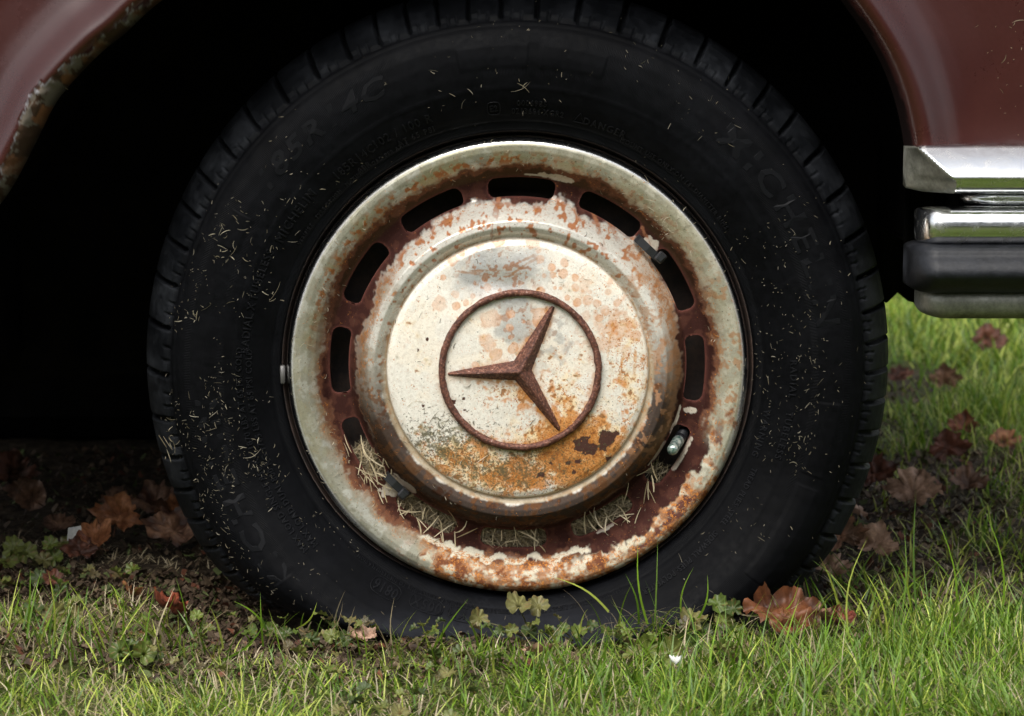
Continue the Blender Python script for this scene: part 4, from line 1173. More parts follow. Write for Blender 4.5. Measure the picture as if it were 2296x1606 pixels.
nr1 = fbm(FX, FZ, 130, 105, 4); nr2 = fbm(FX + .5, FZ, 60, 106, 4)
rustc = mixc(rustc, thr(nr1, .56, .05), (0.13, 0.112, 0.09)); rustc = mixc(rustc, thr(nr2, .60, .05) * near_px(130, 235, .03) * 0.8, (0.34, 0.15, 0.06))
rustc = mixc(rustc, thr(nr2, .60, .06) * .6, (0.15, 0.07, 0.035))
rustc = mixc(rustc, 1 - sst(-0.006, 0.0005, SS), (0.006, 0.005, 0.0045))
rustc_r = np.ones_like(fc) * np.array((0.010, 0.006, 0.006))
rustc = rustc * lf[..., None] + rustc_r * (1 - lf[..., None])
rim_l = np.exp(-((SS - edge_s) / 0.0008) ** 2) * lf * thr(nr1, .45, .1)
fc = fc * painted[..., None] + rustc * (1 - painted[..., None])
fc = mixc(fc, rim_l * 0.6, (0.30, 0.31, 0.34))
chips = painted * 0.0
fc = mixc(fc, chips * 0.8, (0.32, 0.27, 0.24))
frough = 0.26 + 0.1 * fbm(FX, FZ, 20, 108, 2); frough = frough * painted + 0.8 * (1 - painted)
fcoat = painted * 0.45
keepf = (FX > -1.1) & (FX < 0.60)
vv = np.stack([FX, FY, FZ], -1).reshape(-1, 3)
fq = grid_quads(len(Cs), len(ss))
fz_min = np.where(FX > 0.30, on_plane(2046, 341, -0.02 + BODY_Y).z, 0.13)
zok = ((FZ >= fz_min - 0.0) & (FZ < 0.95) & keepf).ravel()
fq = fq[zok[fq].all(1)]
us = np.unique(fq); rm = -np.ones(len(vv), int); rm[us] = np.arange(len(us))
me = new_mesh('fender', vv[us], rm[fq], colors=fc.reshape(-1, 3)[us], attrs={'rough': frough.ravel()[us], 'coat': fcoat.ravel()[us]})
link('fender', me, MAT_PAINT, car)
fender_me = me

def painted(name, V_, Q_, smooth=False):
    n_ = len(V_)
    return link(name, new_mesh(name, np.array(V_), np.array(Q_), colors=np.tile(PN, (n_, 1)), attrs={'rough': np.full(n_, .3), 'coat': np.full(n_, .9)}, smooth=smooth), MAT_PAINT, car)
yd = BODY_Y - 0.0045
painted('rear_panel', [(-1.12, yd, .20), (-.585, yd, .20), (-.585, yd, .95), (-1.12, yd, .95), (-1.12, yd + .02, .20), (-.585, yd + .02, .20), (-.585, yd + .02, .95), (-1.12, yd + .02, .95)],
        [(0, 1, 2, 3), (5, 4, 7, 6), (1, 0, 4, 5), (1, 5, 6, 2), (0, 3, 7, 4), (3, 2, 6, 7)])
painted('nose_edge', [(.592, BODY_Y - .012, .405), (.606, BODY_Y - .010, .405), (.606, BODY_Y - .010, .952), (.592, BODY_Y - .012, .952), (.592, .10, .405), (.606, .10, .405), (.606, .10, .952), (.592, .10, .952)],
        [(0, 1, 2, 3), (1, 5, 6, 2), (0, 4, 5, 1), (0, 3, 7, 4), (3, 2, 6, 7)])

# inner wheel arch: closed dark liner following the arch, open below
ln_n = 60
idxs = np.linspace(0, len(Cs) - 1, ln_n).astype(int)
LP = C_[idxs] + Nn2[idxs] * 0.004
rows = [(BODY_Y + 0.004, -0.0038), (BODY_Y + 0.06, 0.03), (0.34, 0.03)]
LV = []
for (yy_, o_) in rows:
    P_ = C_[idxs] + Nn2[idxs] * o_
    LV += [(p[0], yy_, p[1]) for p in P_]
LQ = grid_quads(3, ln_n)
cnt_ = (0.0, 0.34, 0.20); LV.append(cnt_); ci = len(LV) - 1
LT = [(2 * ln_n + k, 2 * ln_n + k + 1, ci) for k in range(ln_n - 1)]
# inner wall goes down to the sill level
LV += [(LV[2 * ln_n][0], 0.34, 0.16), (LV[3 * ln_n - 1][0], 0.34, 0.235)]
LT += [(2 * ln_n, ci, ci + 1), (ci, 3 * ln_n - 1, ci + 2)]
me = new_mesh('wheel_arch_liner', np.array(LV), LQ, np.array(LT), smooth=False)
link('wheel_arch_liner', me, MAT_UNDER, car)

mb = MB()
# floor pan, far body side and cross members (all above or behind what shows)
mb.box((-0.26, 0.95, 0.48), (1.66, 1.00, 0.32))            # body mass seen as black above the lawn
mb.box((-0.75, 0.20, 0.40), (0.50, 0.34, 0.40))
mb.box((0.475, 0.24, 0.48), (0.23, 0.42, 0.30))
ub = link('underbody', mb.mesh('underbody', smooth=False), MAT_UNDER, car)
# ragged lower edge of the inner valance behind the wheel
NV = 90
VV = []
for k in range(NV):
    xx = -0.35 + 0.93 * k / (NV - 1)
    zb = 0.244 + 0.004 * math.sin(k * 1.7) + random.uniform(-0.003, 0.003)
    VV += [(xx, 0.40, 0.55), (xx, 0.40, zb), (xx, 0.46, zb + 0.01)]
VQ = []
for k in range(NV - 1):
    VQ += [(3 * k, 3 * k + 1, 3 * k + 4, 3 * k + 3), (3 * k + 1, 3 * k + 2, 3 * k + 5, 3 * k + 4)]
link('inner_valance', new_mesh('inner_valance', np.array(VV), np.array(VQ), smooth=False), MAT_UNDER, car)
# axle, brake drum
mb = MB()
mb.tube([(0, 0.10, ZC), (0, 0.18, ZC)], 0.115, 28); mb.tube([(0, 0.18, ZC), (0.0, 1.5, ZC)], 0.035, 12)
link('axle', mb.mesh('axle'), MAT_UNDER, car)
mb = MB()
mb.box((-0.56, 1.12, 0.150), (1.40, 0.26, 0.30), None, 0.03)  # added box, no car part: keeps far-side light out under the floor
link('underfloor_light_block', mb.mesh('underfloor_light_block', smooth=False), MAT_UNDER, car)
# rest of the body so that it reads as a car from aside
mb = MB()
mb.box((-0.26, 0.71, 0.76), (1.68, 1.48, 0.26), None, 0.05)
bm_ = mb.mesh('bonnet_block', smooth=False)
for an_, v_ in (('rough', 0.28), ('coat', 0.75)):
    at_ = bm_.attributes.new(an_, 'FLOAT', 'POINT'); at_.data.foreach_set('value', np.full(len(bm_.vertices), v_, np.float32))
bm_.color_attributes['tint'].data.foreach_set('color', np.tile([0.036, 0.0085, 0.0085, 1], len(bm_.vertices)).astype(np.float32))
link('body_shell', bm_, MAT_PAINT, car)

# ------------------------------------------------------------------ bumper
bumper = link('bumper', None, parent=car, loc=(0.35, -0.04, 0.40))
BL = Vector((0.35, -0.04, 0.40))
def zpx(py, Y): return on_plane(1148, py, Y).z
def xpx(px, Y): return on_plane(px, 600, Y).x
def sweep(name, prof, x0, x1, mat, endfn, n=60, smooth=True):
    """prof: list of (y,z) closed loop; endfn(t in metres from the left end)->(dx, squeeze_y, squeeze_z)"""
    prof = np.array(prof); yc = prof[:, 0].max(); zc2 = (prof[:, 1].max() + prof[:, 1].min()) / 2
    xs = np.concatenate([[0.0, .0003, .0008], np.linspace(0.0015, 0.036, 36), np.linspace(0.04, x1 - x0, 12)])
    V = []
    for t in xs:
        for (y_, z_) in prof:
            fy, fz = endfn(t, (prof[:, 1].max() - z_) / (prof[:, 1].max() - prof[:, 1].min()))
            V.append((x0 + t, yc + (y_ - yc) * fy, zc2 + (z_ - zc2) * fz))
    m_ = len(prof); i = np.arange(len(xs) - 1)[:, None]; j = np.arange(m_)[None, :]
    Q_ = np.stack([i * m_ + j, i * m_ + (j + 1) % m_, (i + 1) * m_ + (j + 1) % m_, (i + 1) * m_ + j], -1).reshape(-1, 4)
    V.append((x0, yc, zc2)); c_ = len(V) - 1
    T_ = [((j_ + 1) % m_, j_, c_) for j_ in range(m_)]
    V = np.array(V) - np.array(BL)
    me = new_mesh(name, V, Q_, np.array(T_), smooth=smooth)
    return link(name, me, mat, bumper)
def arcprof(z_top, z_bot, depth, yfront, n=22, p=2.2, ydeep=0.05, top_sharp=1.0):
    """convex front face from top to bottom"""
    P_ = []
    zm = (z_top + z_bot) / 2; h = (z_top - z_bot) / 2
    for k in range(n + 1):
        u = math.pi / 2 - math.pi * k / n
        zz = zm + h * (abs(math.sin(u)) ** (2 / p)) * (1 if math.sin(u) >= 0 else -1)
        yy = yfront + depth * (1 - abs(math.cos(u)) ** (2 / p))
        P_.append((yy, zz))
    P_ += [(yfront + ydeep, z_bot + 0.003), (yfront + ydeep, z_top - 0.003)]
    return P_
def rnd(rad, y0=0.35, z0=0.6, p=0.5):
    def f(t, fr=0):
        k = min(1, t / rad); k = (1 - (1 - k) ** 2) ** 0.5
        return y0 + (1 - y0) * k, z0 + (1 - z0) * k
    return f
YF = -0.145
# upper bar: bright upper face, lip, shaded lower face
zt_, zb_ = zpx(331, YF), zpx(437, YF)
hgt = zt_ - zb_
prof = []
for k in range(13):
    t = k / 12; prof.append((YF + 0.026 * (1 - t) ** 1.25, zt_ - hgt * 0.64 * t))
for k in range(1, 9):
    t = k / 8; prof.append((YF + 0.0075 * t ** 1.3 + 0.006 * t ** 8, zt_ - hgt * (0.64 + 0.36 * t)))
prof += [(YF + 0.07, zb_ + 0.002), (YF + 0.07, zt_)]
def up_end(t, fr=0):
    k = min(1, t / (0.004 + 0.030 * min(1, fr * 1.35)))
    return 0.30 + 0.70 * k, 0.90 + 0.10 * min(1, t / 0.012)
ucb = sweep('upper_chrome_bar', prof, xpx(2049, YF), 0.60, MAT_CHROME, up_end)
ucb.data.materials.append(MAT_DULL)
for p_ in ucb.data.polygons:
    c_ = p_.center
    if c_.x < xpx(2049, YF) - BL.x + 0.0045 + 0.030 * min(1, max(0, (zt_ - (c_.z + BL.z)) / hgt * 1.35)): p_.material_index = 1
sweep('chrome_bracket', arcprof(zpx(434, -.115), zpx(463, -.115), 0.006, -0.115, 12), xpx(2160, -.115), 0.60, MAT_CHROME, rnd(0.03, .4, .35))
sweep('lower_chrome_bar', arcprof(zpx(466, -.140), zpx(556, -.140), 0.020, -0.140, 22, 2.3), xpx(2068, -.14), 0.60, MAT_CHROME, rnd(0.016, .45, .80))
# rubber strip with a crease
zt_, zb_ = zpx(551, YF - .006), zpx(664, YF - .006); hgt = zt_ - zb_
prof = [(YF + .016, zt_), (YF + .004, zt_ - .002), (YF - .001, zt_ - hgt * .12), (YF - .003, zt_ - hgt * .22), (YF - .008, zt_ - hgt * .34), (YF - .0115, zt_ - hgt * .48), (YF - .0115, zt_ - hgt * .60), (YF - .007, zt_ - hgt * .72), (YF + .000, zt_ - hgt * .84), (YF + .010, zt_ - hgt * .95), (YF + .018, zb_), (YF + .06, zb_), (YF + .06, zt_)]
def cr(prof_, per=3):
    P_ = np.array(prof_[:-2]); q = catmull(P_, per); return [tuple(a_) for a_ in q] + prof_[-2:]
sweep('rubber_strip', cr(prof), xpx(2049, YF), 0.60, MAT_BRUB, rnd(0.020, .45, .72))
sweep('lower_edge_trim', arcprof(zpx(640, -.13), zpx(721, -.13), 0.024, -0.130, 18, 2.2), xpx(2072, -.13), 0.60, MAT_DULL, rnd(0.026, .4, .45))
mb = MB()
mb.box((0.48 - BL.x, -0.055 - BL.y, (zpx(340, -.05) + zpx(690, -.05)) / 2 - BL.z), (0.22, 0.06, zpx(340, -.05) - zpx(680, -.05)))
link('mounting_plate', mb.mesh('mounting_plate', smooth=False), MAT_UNDER, bumper)

# ------------------------------------------------------------------ cable ties
def cable_tie(p_a, p_b, head_at, label, Y=0.004):
    a_ = on_plane(*p_a, Y); b_ = on_plane(*p_b, Y); hd = on_plane(*head_at, Y - 0.003)
    root = tag(link('cable_tie', None, loc=b_), label, 'cable tie', 'cable ties holding the hub cap')
    d = (b_ - a_); L = d.length; dn = d.normalized(); sd = Vector((0, -1, 0)).cross(dn).normalized()
    mb = MB(); w = 0.0036; pts = []
    prof = [(0.0, 0.016), (0.02, 0.004), (0.10, -0.001), (0.5, -0.0022), (0.9, -0.001), (1.0, 0.002), (1.03, 0.016)]
    V = []; F = []
    for (t, dy) in prof:
        p = a_ + d * t + Vector((0, dy, 0)) - b_
        V += [p - sd * w, p + sd * w, p + sd * w + Vector((0, .0016, 0)), p - sd * w + Vector((0, .0016, 0))]
    for k in range(len(prof) - 1):
        for q in range(4): F.append((4 * k + q, 4 * k + (q + 1) % 4, 4 * k + 4 + (q + 1) % 4, 4 * k + 4 + q))
    mb.add(V, F); link('strap', mb.mesh('strap', smooth=False), MAT_NYLON, root)
    mb = MB(); M = Matrix((dn, Vector((0, -1, 0)), sd)).transposed()
    mb.box(hd - b_ + Vector((0, -.002, 0)), (0.0080, 0.0072, 0.0095), M, 0.0012)
    mb.box(hd - b_ + Vector((0, -.0062, 0)), (0.0040, 0.0016, 0.0052), M)
    link('head', mb.mesh('head', smooth=False), MAT_NYLON, root)
cable_tie((1427, 533), (1478, 582), (1481, 577), 'black cable tie across the upper right slots of the hub cap')
cable_tie((863, 1064), (905, 1104), (905, 1107), 'black cable tie across the lower left slots among straw')

# ------------------------------------------------------------------ straw packed behind the lower slots
def slivers(P, D, L, Wd, colr, curl=0.3, K=3):
    """thin flat slivers: P centre, D unit direction, facing about -y"""
    n = len(P); V = np.zeros((n, 2 * (K + 1), 3))
    up = np.array([0, -1.0, 0]) + RNG.normal(0, .3, (n, 3)); sd_ = np.cross(D, up); sd_ /= np.linalg.norm(sd_, axis=1)[:, None]
    cv = RNG.normal(0, curl, n)[:, None]
    for k in range(K + 1):
        t = k / K - .5
        p = P + D * (L[:, None] * t) + sd_ * (L[:, None] * cv * (t * t - .08))
        w = Wd[:, None] * (1 - abs(2 * t) ** 2 * .6) * .5
        V[:, 2 * k] = p - sd_ * w; V[:, 2 * k + 1] = p + sd_ * w
    base = (np.arange(n) * 2 * (K + 1))[:, None]
    Q_ = np.concatenate([base + np.array([[2 * k, 2 * k + 1, 2 * k + 3, 2 * k + 2]]) for k in range(K)])
    return V.reshape(-1, 3), Q_, np.zeros((0, 3), int), np.repeat(colr, 2 * (K + 1), 0)

def straw_fill(a_deg, n, rlo, rhi, da, y0, y1, lmax):
    an = np.radians(a_deg) + RNG.uniform(-da, da, n); r_ = RNG.uniform(rlo, rhi, n)
    P = np.stack([r_ * np.cos(an), RNG.uniform(y0, y1, n), ZC + r_ * np.sin(an)], -1)
    dirn = RNG.uniform(0, np.pi, n)
    D = np.stack([np.cos(dirn), RNG.normal(0, .18, n), np.sin(dirn)], -1); D /= np.linalg.norm(D, axis=1)[:, None]
    dep = ((P[:, 1] - y0) / (y1 - y0))[:, None]  # depth in the slot: deeper straws get shade painted into their colour
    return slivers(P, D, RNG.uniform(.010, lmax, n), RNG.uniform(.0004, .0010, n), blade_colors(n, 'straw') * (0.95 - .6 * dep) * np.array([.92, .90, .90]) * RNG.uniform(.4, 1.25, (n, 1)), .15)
sf = []
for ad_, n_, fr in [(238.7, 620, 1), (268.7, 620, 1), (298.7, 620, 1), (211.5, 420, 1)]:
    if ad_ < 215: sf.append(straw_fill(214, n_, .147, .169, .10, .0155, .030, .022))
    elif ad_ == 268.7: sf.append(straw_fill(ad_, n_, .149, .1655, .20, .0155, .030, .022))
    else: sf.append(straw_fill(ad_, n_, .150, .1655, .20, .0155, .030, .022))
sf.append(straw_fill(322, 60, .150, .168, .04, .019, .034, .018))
# straws poking out of the slots
for (px, py, n_) in [(840, 1030, 26), (860, 1085, 16), (1005, 1190, 10), (940, 1150, 12), (1350, 1165, 10), (1160, 1200, 8), (1430, 1130, 5), (1480, 1070, 5)]:
    p = on_plane(px, py, 0.006); P = np.tile([p.x, p.y, p.z], (n_, 1)) + RNG.normal(0, [.010, .003, .007], (n_, 3))
    dirn = RNG.normal(-1.3, .7, n_); D = np.stack([np.cos(dirn), RNG.normal(0, .25, n_), np.sin(dirn)], -1); D /= np.linalg.norm(D, axis=1)[:, None]
    sf.append(slivers(P, D, RNG.uniform(.010, .024, n_), RNG.uniform(.0007, .0015, n_), blade_colors(n_, 'straw'), .25, 4))
tag(on_wheel(link('straw', joinm('straw', sf), MAT_STRAW)), 'dry straw packed behind the lower slots of the hub cap', 'straw', kind='stuff')

# ------------------------------------------------------------------ dried clippings stuck on tyre and cap
def surf_y(r_, x_, z_):
    on_hub = r_ < 0.2022
    y = np.where(on_hub, hub_y(np.minimum(r_, .2022)), tyre_y(np.maximum(r_, .2035)))
    xx, yy, zz = squash(x_, y, z_, r_)
    return np.where(on_hub, x_, xx), np.where(on_hub, y, yy), np.where(on_hub, z_, zz)
def stick(n, rlo, rhi, dens, lr, wr, shade=1.0, lift=.0012, curl=.6):
    r_ = np.sqrt(RNG.uniform(rlo ** 2, rhi ** 2, n)); an = RNG.uniform(0, 2 * np.pi, n)
    x_ = r_ * np.cos(an); z_ = r_ * np.sin(an)
    k = RNG.random(n) < dens(x_, z_, np.degrees(an), r_)
    x_, z_, r_ = x_[k], z_[k], r_[k]; n = len(x_)
    ok = ~((slot_sd(x_, z_) < .001) & (r_ < .17)); x_, z_, r_ = x_[ok], z_[ok], r_[ok]; n = len(x_)
    X_, Y_, Z_ = surf_y(r_, x_, z_)
    P = np.stack([X_, Y_ - lift, Z_ + ZC], -1)
    dirn = RNG.uniform(0, np.pi, n); D = np.stack([np.cos(dirn), RNG.normal(0, .12, n), np.sin(dirn)], -1)
    D /= np.linalg.norm(D, axis=1)[:, None]
    return slivers(P, D, RNG.exponential(lr, n) + lr * .5, RNG.uniform(.5, 1.3, n) * wr, blade_colors(n, 'straw') * shade * np.array([.92, .97, 1.1]) * RNG.uniform(.5, 1.2, (n, 1)), curl, 4)
def dens_t(x_, z_, a_, r_):
    d = np.exp(-(((x_ + .25) / .10) ** 2 + ((z_ + .05) / .14) ** 2)) * 1.0 + 0.10
    d += 0.5 * np.exp(-(((x_ - .225) / .05) ** 2 + ((z_ + .02) / .14) ** 2)) * (r_ < .27)
    return d * sst(.3, .65, fbm(x_, z_, 25, 120, 3)) * (z_ > -.26)
cl = [stick(8500, .2045, .318, dens_t, .0013, .00055, .40, .0006, .25), stick(900, .206, .300, lambda x_, z_, a_, r_: dens_t(x_, z_, a_, r_), .0030, .00070, .48, .001, .35)]
def dens_r(x_, z_, a_, r_): return .22 + .9 * np.exp(-(((x_ - .115) / .05) ** 2 + ((z_ - .125) / .04) ** 2)) * (r_ > .165) + .25 * (r_ > .175) * sst(.06, -.02, x_) 
cl += [stick(1300, .168, .199, dens_r, .0020, .0004, .95), stick(160, .172, .196, lambda x_, z_, a_, r_: np.exp(-(((x_ - .122) / .03) ** 2 + ((z_ - .122) / .03) ** 2)), .006, .0005, 1.0, .0015, 1.4)]
def dens_d(x_, z_, a_, r_): return .06 + np.exp(-(((x_ + .045) / .05) ** 2 + ((z_ + .072) / .035) ** 2))
cl += [stick(900, .01, .135, dens_d, .0022, .0005, .30), stick(300, .03, .135, dens_d, .0035, .0005, .9)]
# tangles caught on the tyre edge
for (px, py, n_, s_) in [(455, 705, 6, .002), (405, 985, 12, .007), (398, 1010, 9, .006), (510, 520, 7, .003), (520, 560, 8, .005), (995, 1160, 16, .006), (1175, 200, 4, .0015), (580, 1010, 16, .007), (900, 1060, 18, .008), (1330, 880, 0, .01), (612, 655, 8, .005)]:
    if not n_: continue
    q = on_plane(px, py, -.02); r_ = math.hypot(q.x, q.z - ZC); yy_ = float(tyre_y(min(r_, .31))) - .002
    P = np.tile([q.x, yy_, q.z], (n_, 1)) + RNG.normal(0, [s_, .0015, s_], (n_, 3))
    dirn = RNG.uniform(0, np.pi, n_); D = np.stack([np.cos(dirn), RNG.normal(0, .1, n_), np.sin(dirn)], -1); D /= np.linalg.norm(D, axis=1)[:, None]
    cl.append(slivers(P, D, RNG.exponential(.0045, n_) + .0015, RNG.uniform(.0003, .0009, n_), blade_colors(n_, 'straw') * .55 * np.array([.9, .95, 1.05]), .5, 6))
fl = []
for (x0_, x1_, y0_, y1_, n_) in [(2090, 2330, -40, 320, 70), (0, 170, 0, 200, 45), (2060, 2330, 340, 700, 60)]:
    Yp = BODY_Y - .0100 if y1_ < 330 else None
    P = np.array([tuple(on_plane(RNG.uniform(x0_, x1_), py_, Yp if Yp is not None else (-.1465 if py_ < 540 else -.158))) for py_ in RNG.uniform(y0_, y1_, n_)])
    if Yp is None: P = P[np.array([(340 < (CAM_Z - p_[2]) * 0 + q_) for p_, q_ in zip(P, range(400, 400 + len(P)))])]
    n_ = len(P); dirn = RNG.uniform(0, np.pi, n_); D = np.stack([np.cos(dirn), dirn * 0, np.sin(dirn)], -1)
    if Yp is not None: fl.append(slivers(P, D, RNG.exponential(.0022, n_) + .0006, RNG.uniform(.0004, .0009, n_), blade_colors(n_, 'straw') * .5, .4, 4))
tag(link('paint_grass_flecks', joinm('paint_grass_flecks', fl), MAT_STRAW), 'tiny dried grass flecks stuck to the maroon body panels', 'grass clippings', kind='stuff')
tag(on_wheel(link('dried_grass_clippings', joinm('dried_grass_clippings', cl), MAT_STRAW)), 'dried grass clippings stuck over the tyre and hub cap', 'grass clippings', kind='stuff')

# ------------------------------------------------------------------ fallen maple leaves
HALF = [(0, -.02), (.12, -.12), (.30, -.22), (.50, -.22), (.54, -.08), (.66, -.06), (.76, .08), (.98, .20), (.84, .30), (.80, .46), (.62, .46), (.54, .50), (.56, .62), (.58, .78), (.40, .76), (.24, .92), (0, 1.12)]
OVAL = np.array([(0.62 * math.cos(k_ * 2 * math.pi / 30) * (1 + .05 * math.sin(k_ * .9)), .30 + .46 * math.sin(k_ * 2 * math.pi / 30) * (1 + .07 * math.cos(k_ * 1.1))) for k_ in range(30)])
OUT = np.array(HALF + [(-a_, b_) for a_, b_ in HALF[-2:0:-1]])
def leaf_mesh(size, c_dark, c_light, seed, fold=0.4, curl=0.5, crinkle=0.12, rings=7, aspect=1.0, wrap=0.0, oval=False):
    rg = np.random.default_rng(seed)
    O = (OVAL if oval else OUT).copy(); O = O + rg.normal(0, .03, O.shape); O[:, 0] *= aspect
    n = len(O); F_ = []
    for i in range(n):
        for k in range(3): F_.append(O[i] * (1 - k / 3) + O[(i + 1) % n] * (k / 3))
    F_ = np.array(F_); F_ += rg.normal(0, .008, F_.shape); m_ = len(F_)
    c0 = np.array([0, .18]); rows = []
    for q in range(1, rings + 1):
        t = q / rings; rows.append(c0 + (F_ - c0) * t)
    P = np.concatenate([[c0]] + rows)
    x_, y_ = P[:, 0], P[:, 1]
    ang = np.arctan2(x_, y_ + .02)
    vein = np.zeros(len(P)); rad = np.hypot(x_, y_ + .02)
    for va in (0, .72, -.72, 1.37, -1.37, 2.0, -2.0):
        dv_ = np.abs(np.sin(ang - va)) * rad; vein = np.maximum(vein, np.exp(-(dv_ / .022) ** 2) * (np.cos(ang - va) > 0))
    nz = fbm(x_ * .1 + seed, y_ * .1, 38, seed, 3) - .5; nl = fbm(x_ * .1 + seed, y_ * .1, 12, seed + 5, 2) - .5
    z_ = fold * np.abs(x_) * .8 + curl * (y_ - .3) ** 2 * .7 + crinkle * nz * 1.6 + nl * .35 * curl + wrap * (rad ** 2) * np.cos(2 * ang + seed) * .5 - vein * .015
    V = np.stack([x_, y_, z_], -1) * size * .6
    base = np.array(c_dark) * .5 + np.array(c_light) * .5
    t = np.clip(.5 + nz * 1.3 + nl * .8, 0, 1)[:, None]
    c_ = (np.array(c_dark) * (1 - t) + np.array(c_light) * t) * 1.25
    c_ = c_ * (1 - .28 * vein[:, None]); edge_ = sst(.75, 1.0, np.concatenate([[0], np.repeat(np.arange(1, rings + 1) / rings, m_)]))[:, None]
    c_ = c_ * (1 - .3 * edge_ * (rg.random((len(P), 1)) > .5))
    Q_ = []; T_ = []
    for i in range(m_): T_.append((0, 1 + i, 1 + (i + 1) % m_))
    for q in range(rings - 1):
        a_ = 1 + q * m_; b_ = a_ + m_
        for i in range(m_): Q_.append((a_ + i, b_ + i, b_ + (i + 1) % m_, a_ + (i + 1) % m_))
    me = new_mesh('leaf_blade', V, np.array(Q_), np.array(T_), colors=c_)
    mb = MB()
    L = size * .6
    pts = [Vector((0, -.02, z_[1])) * L, Vector((0.03, -.25, z_[1] + .05)) * L, Vector((0.10, -.5, z_[1] + .16)) * L]
    mb.tube(pts, [size * .012, size * .010, size * .013], 5, (c_dark[0] * .6, c_dark[1] * .6, c_dark[2] * .6))
    return me, mb.mesh('stem')
RD, RL = (0.062, 0.025, 0.016), (0.165, 0.062, 0.036)
BD, BLt = (0.070, 0.036, 0.022), (0.21, 0.115, 0.070)
OD, OL = (0.20, 0.075, 0.030), (0.42, 0.185, 0.085)
PD, PL = (0.22, 0.130, 0.085), (0.46, 0.290, 0.200)
GLD, GLL = (0.050, 0.017, 0.008), (0.165, 0.058, 0.022)
# px, py, size, colours, tilt(x), roll(y), heading(z), fold, curl, label, lift
LEAVES = [
    (20, 1088, .058, BD, RL, 55, 10, 20, .4, .5, 'dark red-brown leaf at the left edge in deep shade', .012),
    (66, 1165, .060, BD, BLt, 78, 20, -15, 1.3, .9, 'narrow brown leaf curled upright at the far left', .022),
    (135, 1190, .036, BD, BLt, 30, 0, 60, .5, .5, 'small dull brown leaf between the curled leaf and the orange one', .006),
    (262, 1205, .050, OD, OL, 72, 12, -24, .45, .3, 'large orange-brown maple leaf standing up behind the paper scrap', .020),
    (222, 1243, .038, OD, OL, 35, -25, 80, 1.1, .8, 'folded orange leaf arched in front of the standing orange leaf', .014),
    (180, 1255, .034, RD, RL, 60, 0, 10, .3, .4, 'small reddish leaf tucked under the white paper scrap', .010),
    (262, 1150, .034, BD, BLt, 65, 0, 15, .6, .6, 'small brown leaf above the large orange leaf', .012),
    (352, 1155, .050, RD, BLt, 40, -15, 35, .5, .5, 'wide red-brown leaf lying in shade left of the tyre', .012),
    (385, 1235, .060, (0.045, 0.020, 0.014), BLt, 48, 10, -30, .5, .7, 'large dark brown leaf against the lower left tread', .016),
    (388, 1215, .052, BD, OL, 84, 35, 5, 1.5, .9, 'thin curled orange leaf edge standing over the dark leaf', .026),
    (400, 1385, .044, RD, (0.26, 0.065, 0.035), 25, 8, 100, .6, .6, 'bright red leaf in the litter left of the tyre', .008),
    (300, 1345, .026, BD, OL, 35, 0, 200, .6, .6, 'small tan leaf among the clover-like plants on the left', .008),
    (120, 1320, .024, RD, RL, 45, 10, 10, .6, .6, 'tiny reddish leaf in the green plants at left', .008),
    (820, 1450, .030, BD, PL, 20, 0, 60, .5, .6, 'small tan leaf in the grass below the tyre', .008),
    (1215, 1478, .030, PD, PL, 25, 20, 160, .5, .6, 'pale pinkish leaf fragment in grass below the centre of the tyre', .008),
    (2218, 795, .060, RD, RL, 62, 0, 30, .4, .4, 'blurred red-orange leaf farthest back on the bright lawn', .02),
    (2015, 860, .040, RD, RL, 40, 0, -20, .4, .4, 'blurred small red leaf far behind the right of the tyre', .012),
    (2115, 885, .045, BD, BLt, 80, 0, 0, 1.0, .4, 'blurred brown leaf standing upright on the far lawn', .022),
    (2158, 980, .040, RD, (0.22, 0.075, 0.038), 50, 0, -40, .5, .5, 'bright orange-red leaf on shaded ground right of the tyre', .014),
    (2128, 1045, .048, RD, (0.14, 0.050, 0.03), 75, -10, 5, .5, .3, 'dark red leaf standing point up right of the tyre', .02),
    (2042, 1140, .062, PD, PL, 44, 6, -35, .25, .25, 'largest pinkish-brown maple leaf right of the tyre', .016),
    (1962, 1100, .056, RD, RL, 45, -12, 25, .4, .5, 'dark red leaf tucked behind the large pinkish-brown leaf', .018),
    (1925, 1160, .052, PD, PL, 22, 0, 90, .3, .4, 'flat pale brown leaf beside the tread below the dark red leaf', .008),
    (1888, 1255, .046, PD, (0.38, 0.185, 0.11), 76, -14, 6, .7, .4, 'triangular brown leaf standing against the lower right tread', .022),
    (1957, 1258, .044, PD, PL, 60, 12, -25, .4, .5, 'round brown leaf crossed by a dark stalk', .016),
    (1872, 1298, .036, PD, PL, 30, 0, 40, .4, .6, 'pale leaf below the triangular leaf at lower right tread', .010),
    (1815, 1345, .042, BD, BLt, 35, 0, 120, .7, .7, 'crumpled dull brown leaf at the foot of the right tread', .010),
    (1757, 1436, .088, GLD, GLL, 38, 5, 4, .3, .9, 'glossy crumpled orange-brown leaf lying in front of the tyre', .014),
    (1885, 1400, .038, RD, (0.17, 0.04, 0.025), 40, 10, 70, .8, .6, 'dark red leaf half hidden in grass beside the glossy leaf', .010),
    (2175, 1105, .045, BD, BLt, 40, 0, 20, .5, .5, 'brown leaf sunk in the grass right of the pinkish leaf', .010),
    (2255, 1010, .042, RD, OL, 40, 0, 20, .5, .5, 'orange-brown leaf in the grass at the right edge', .010),
]
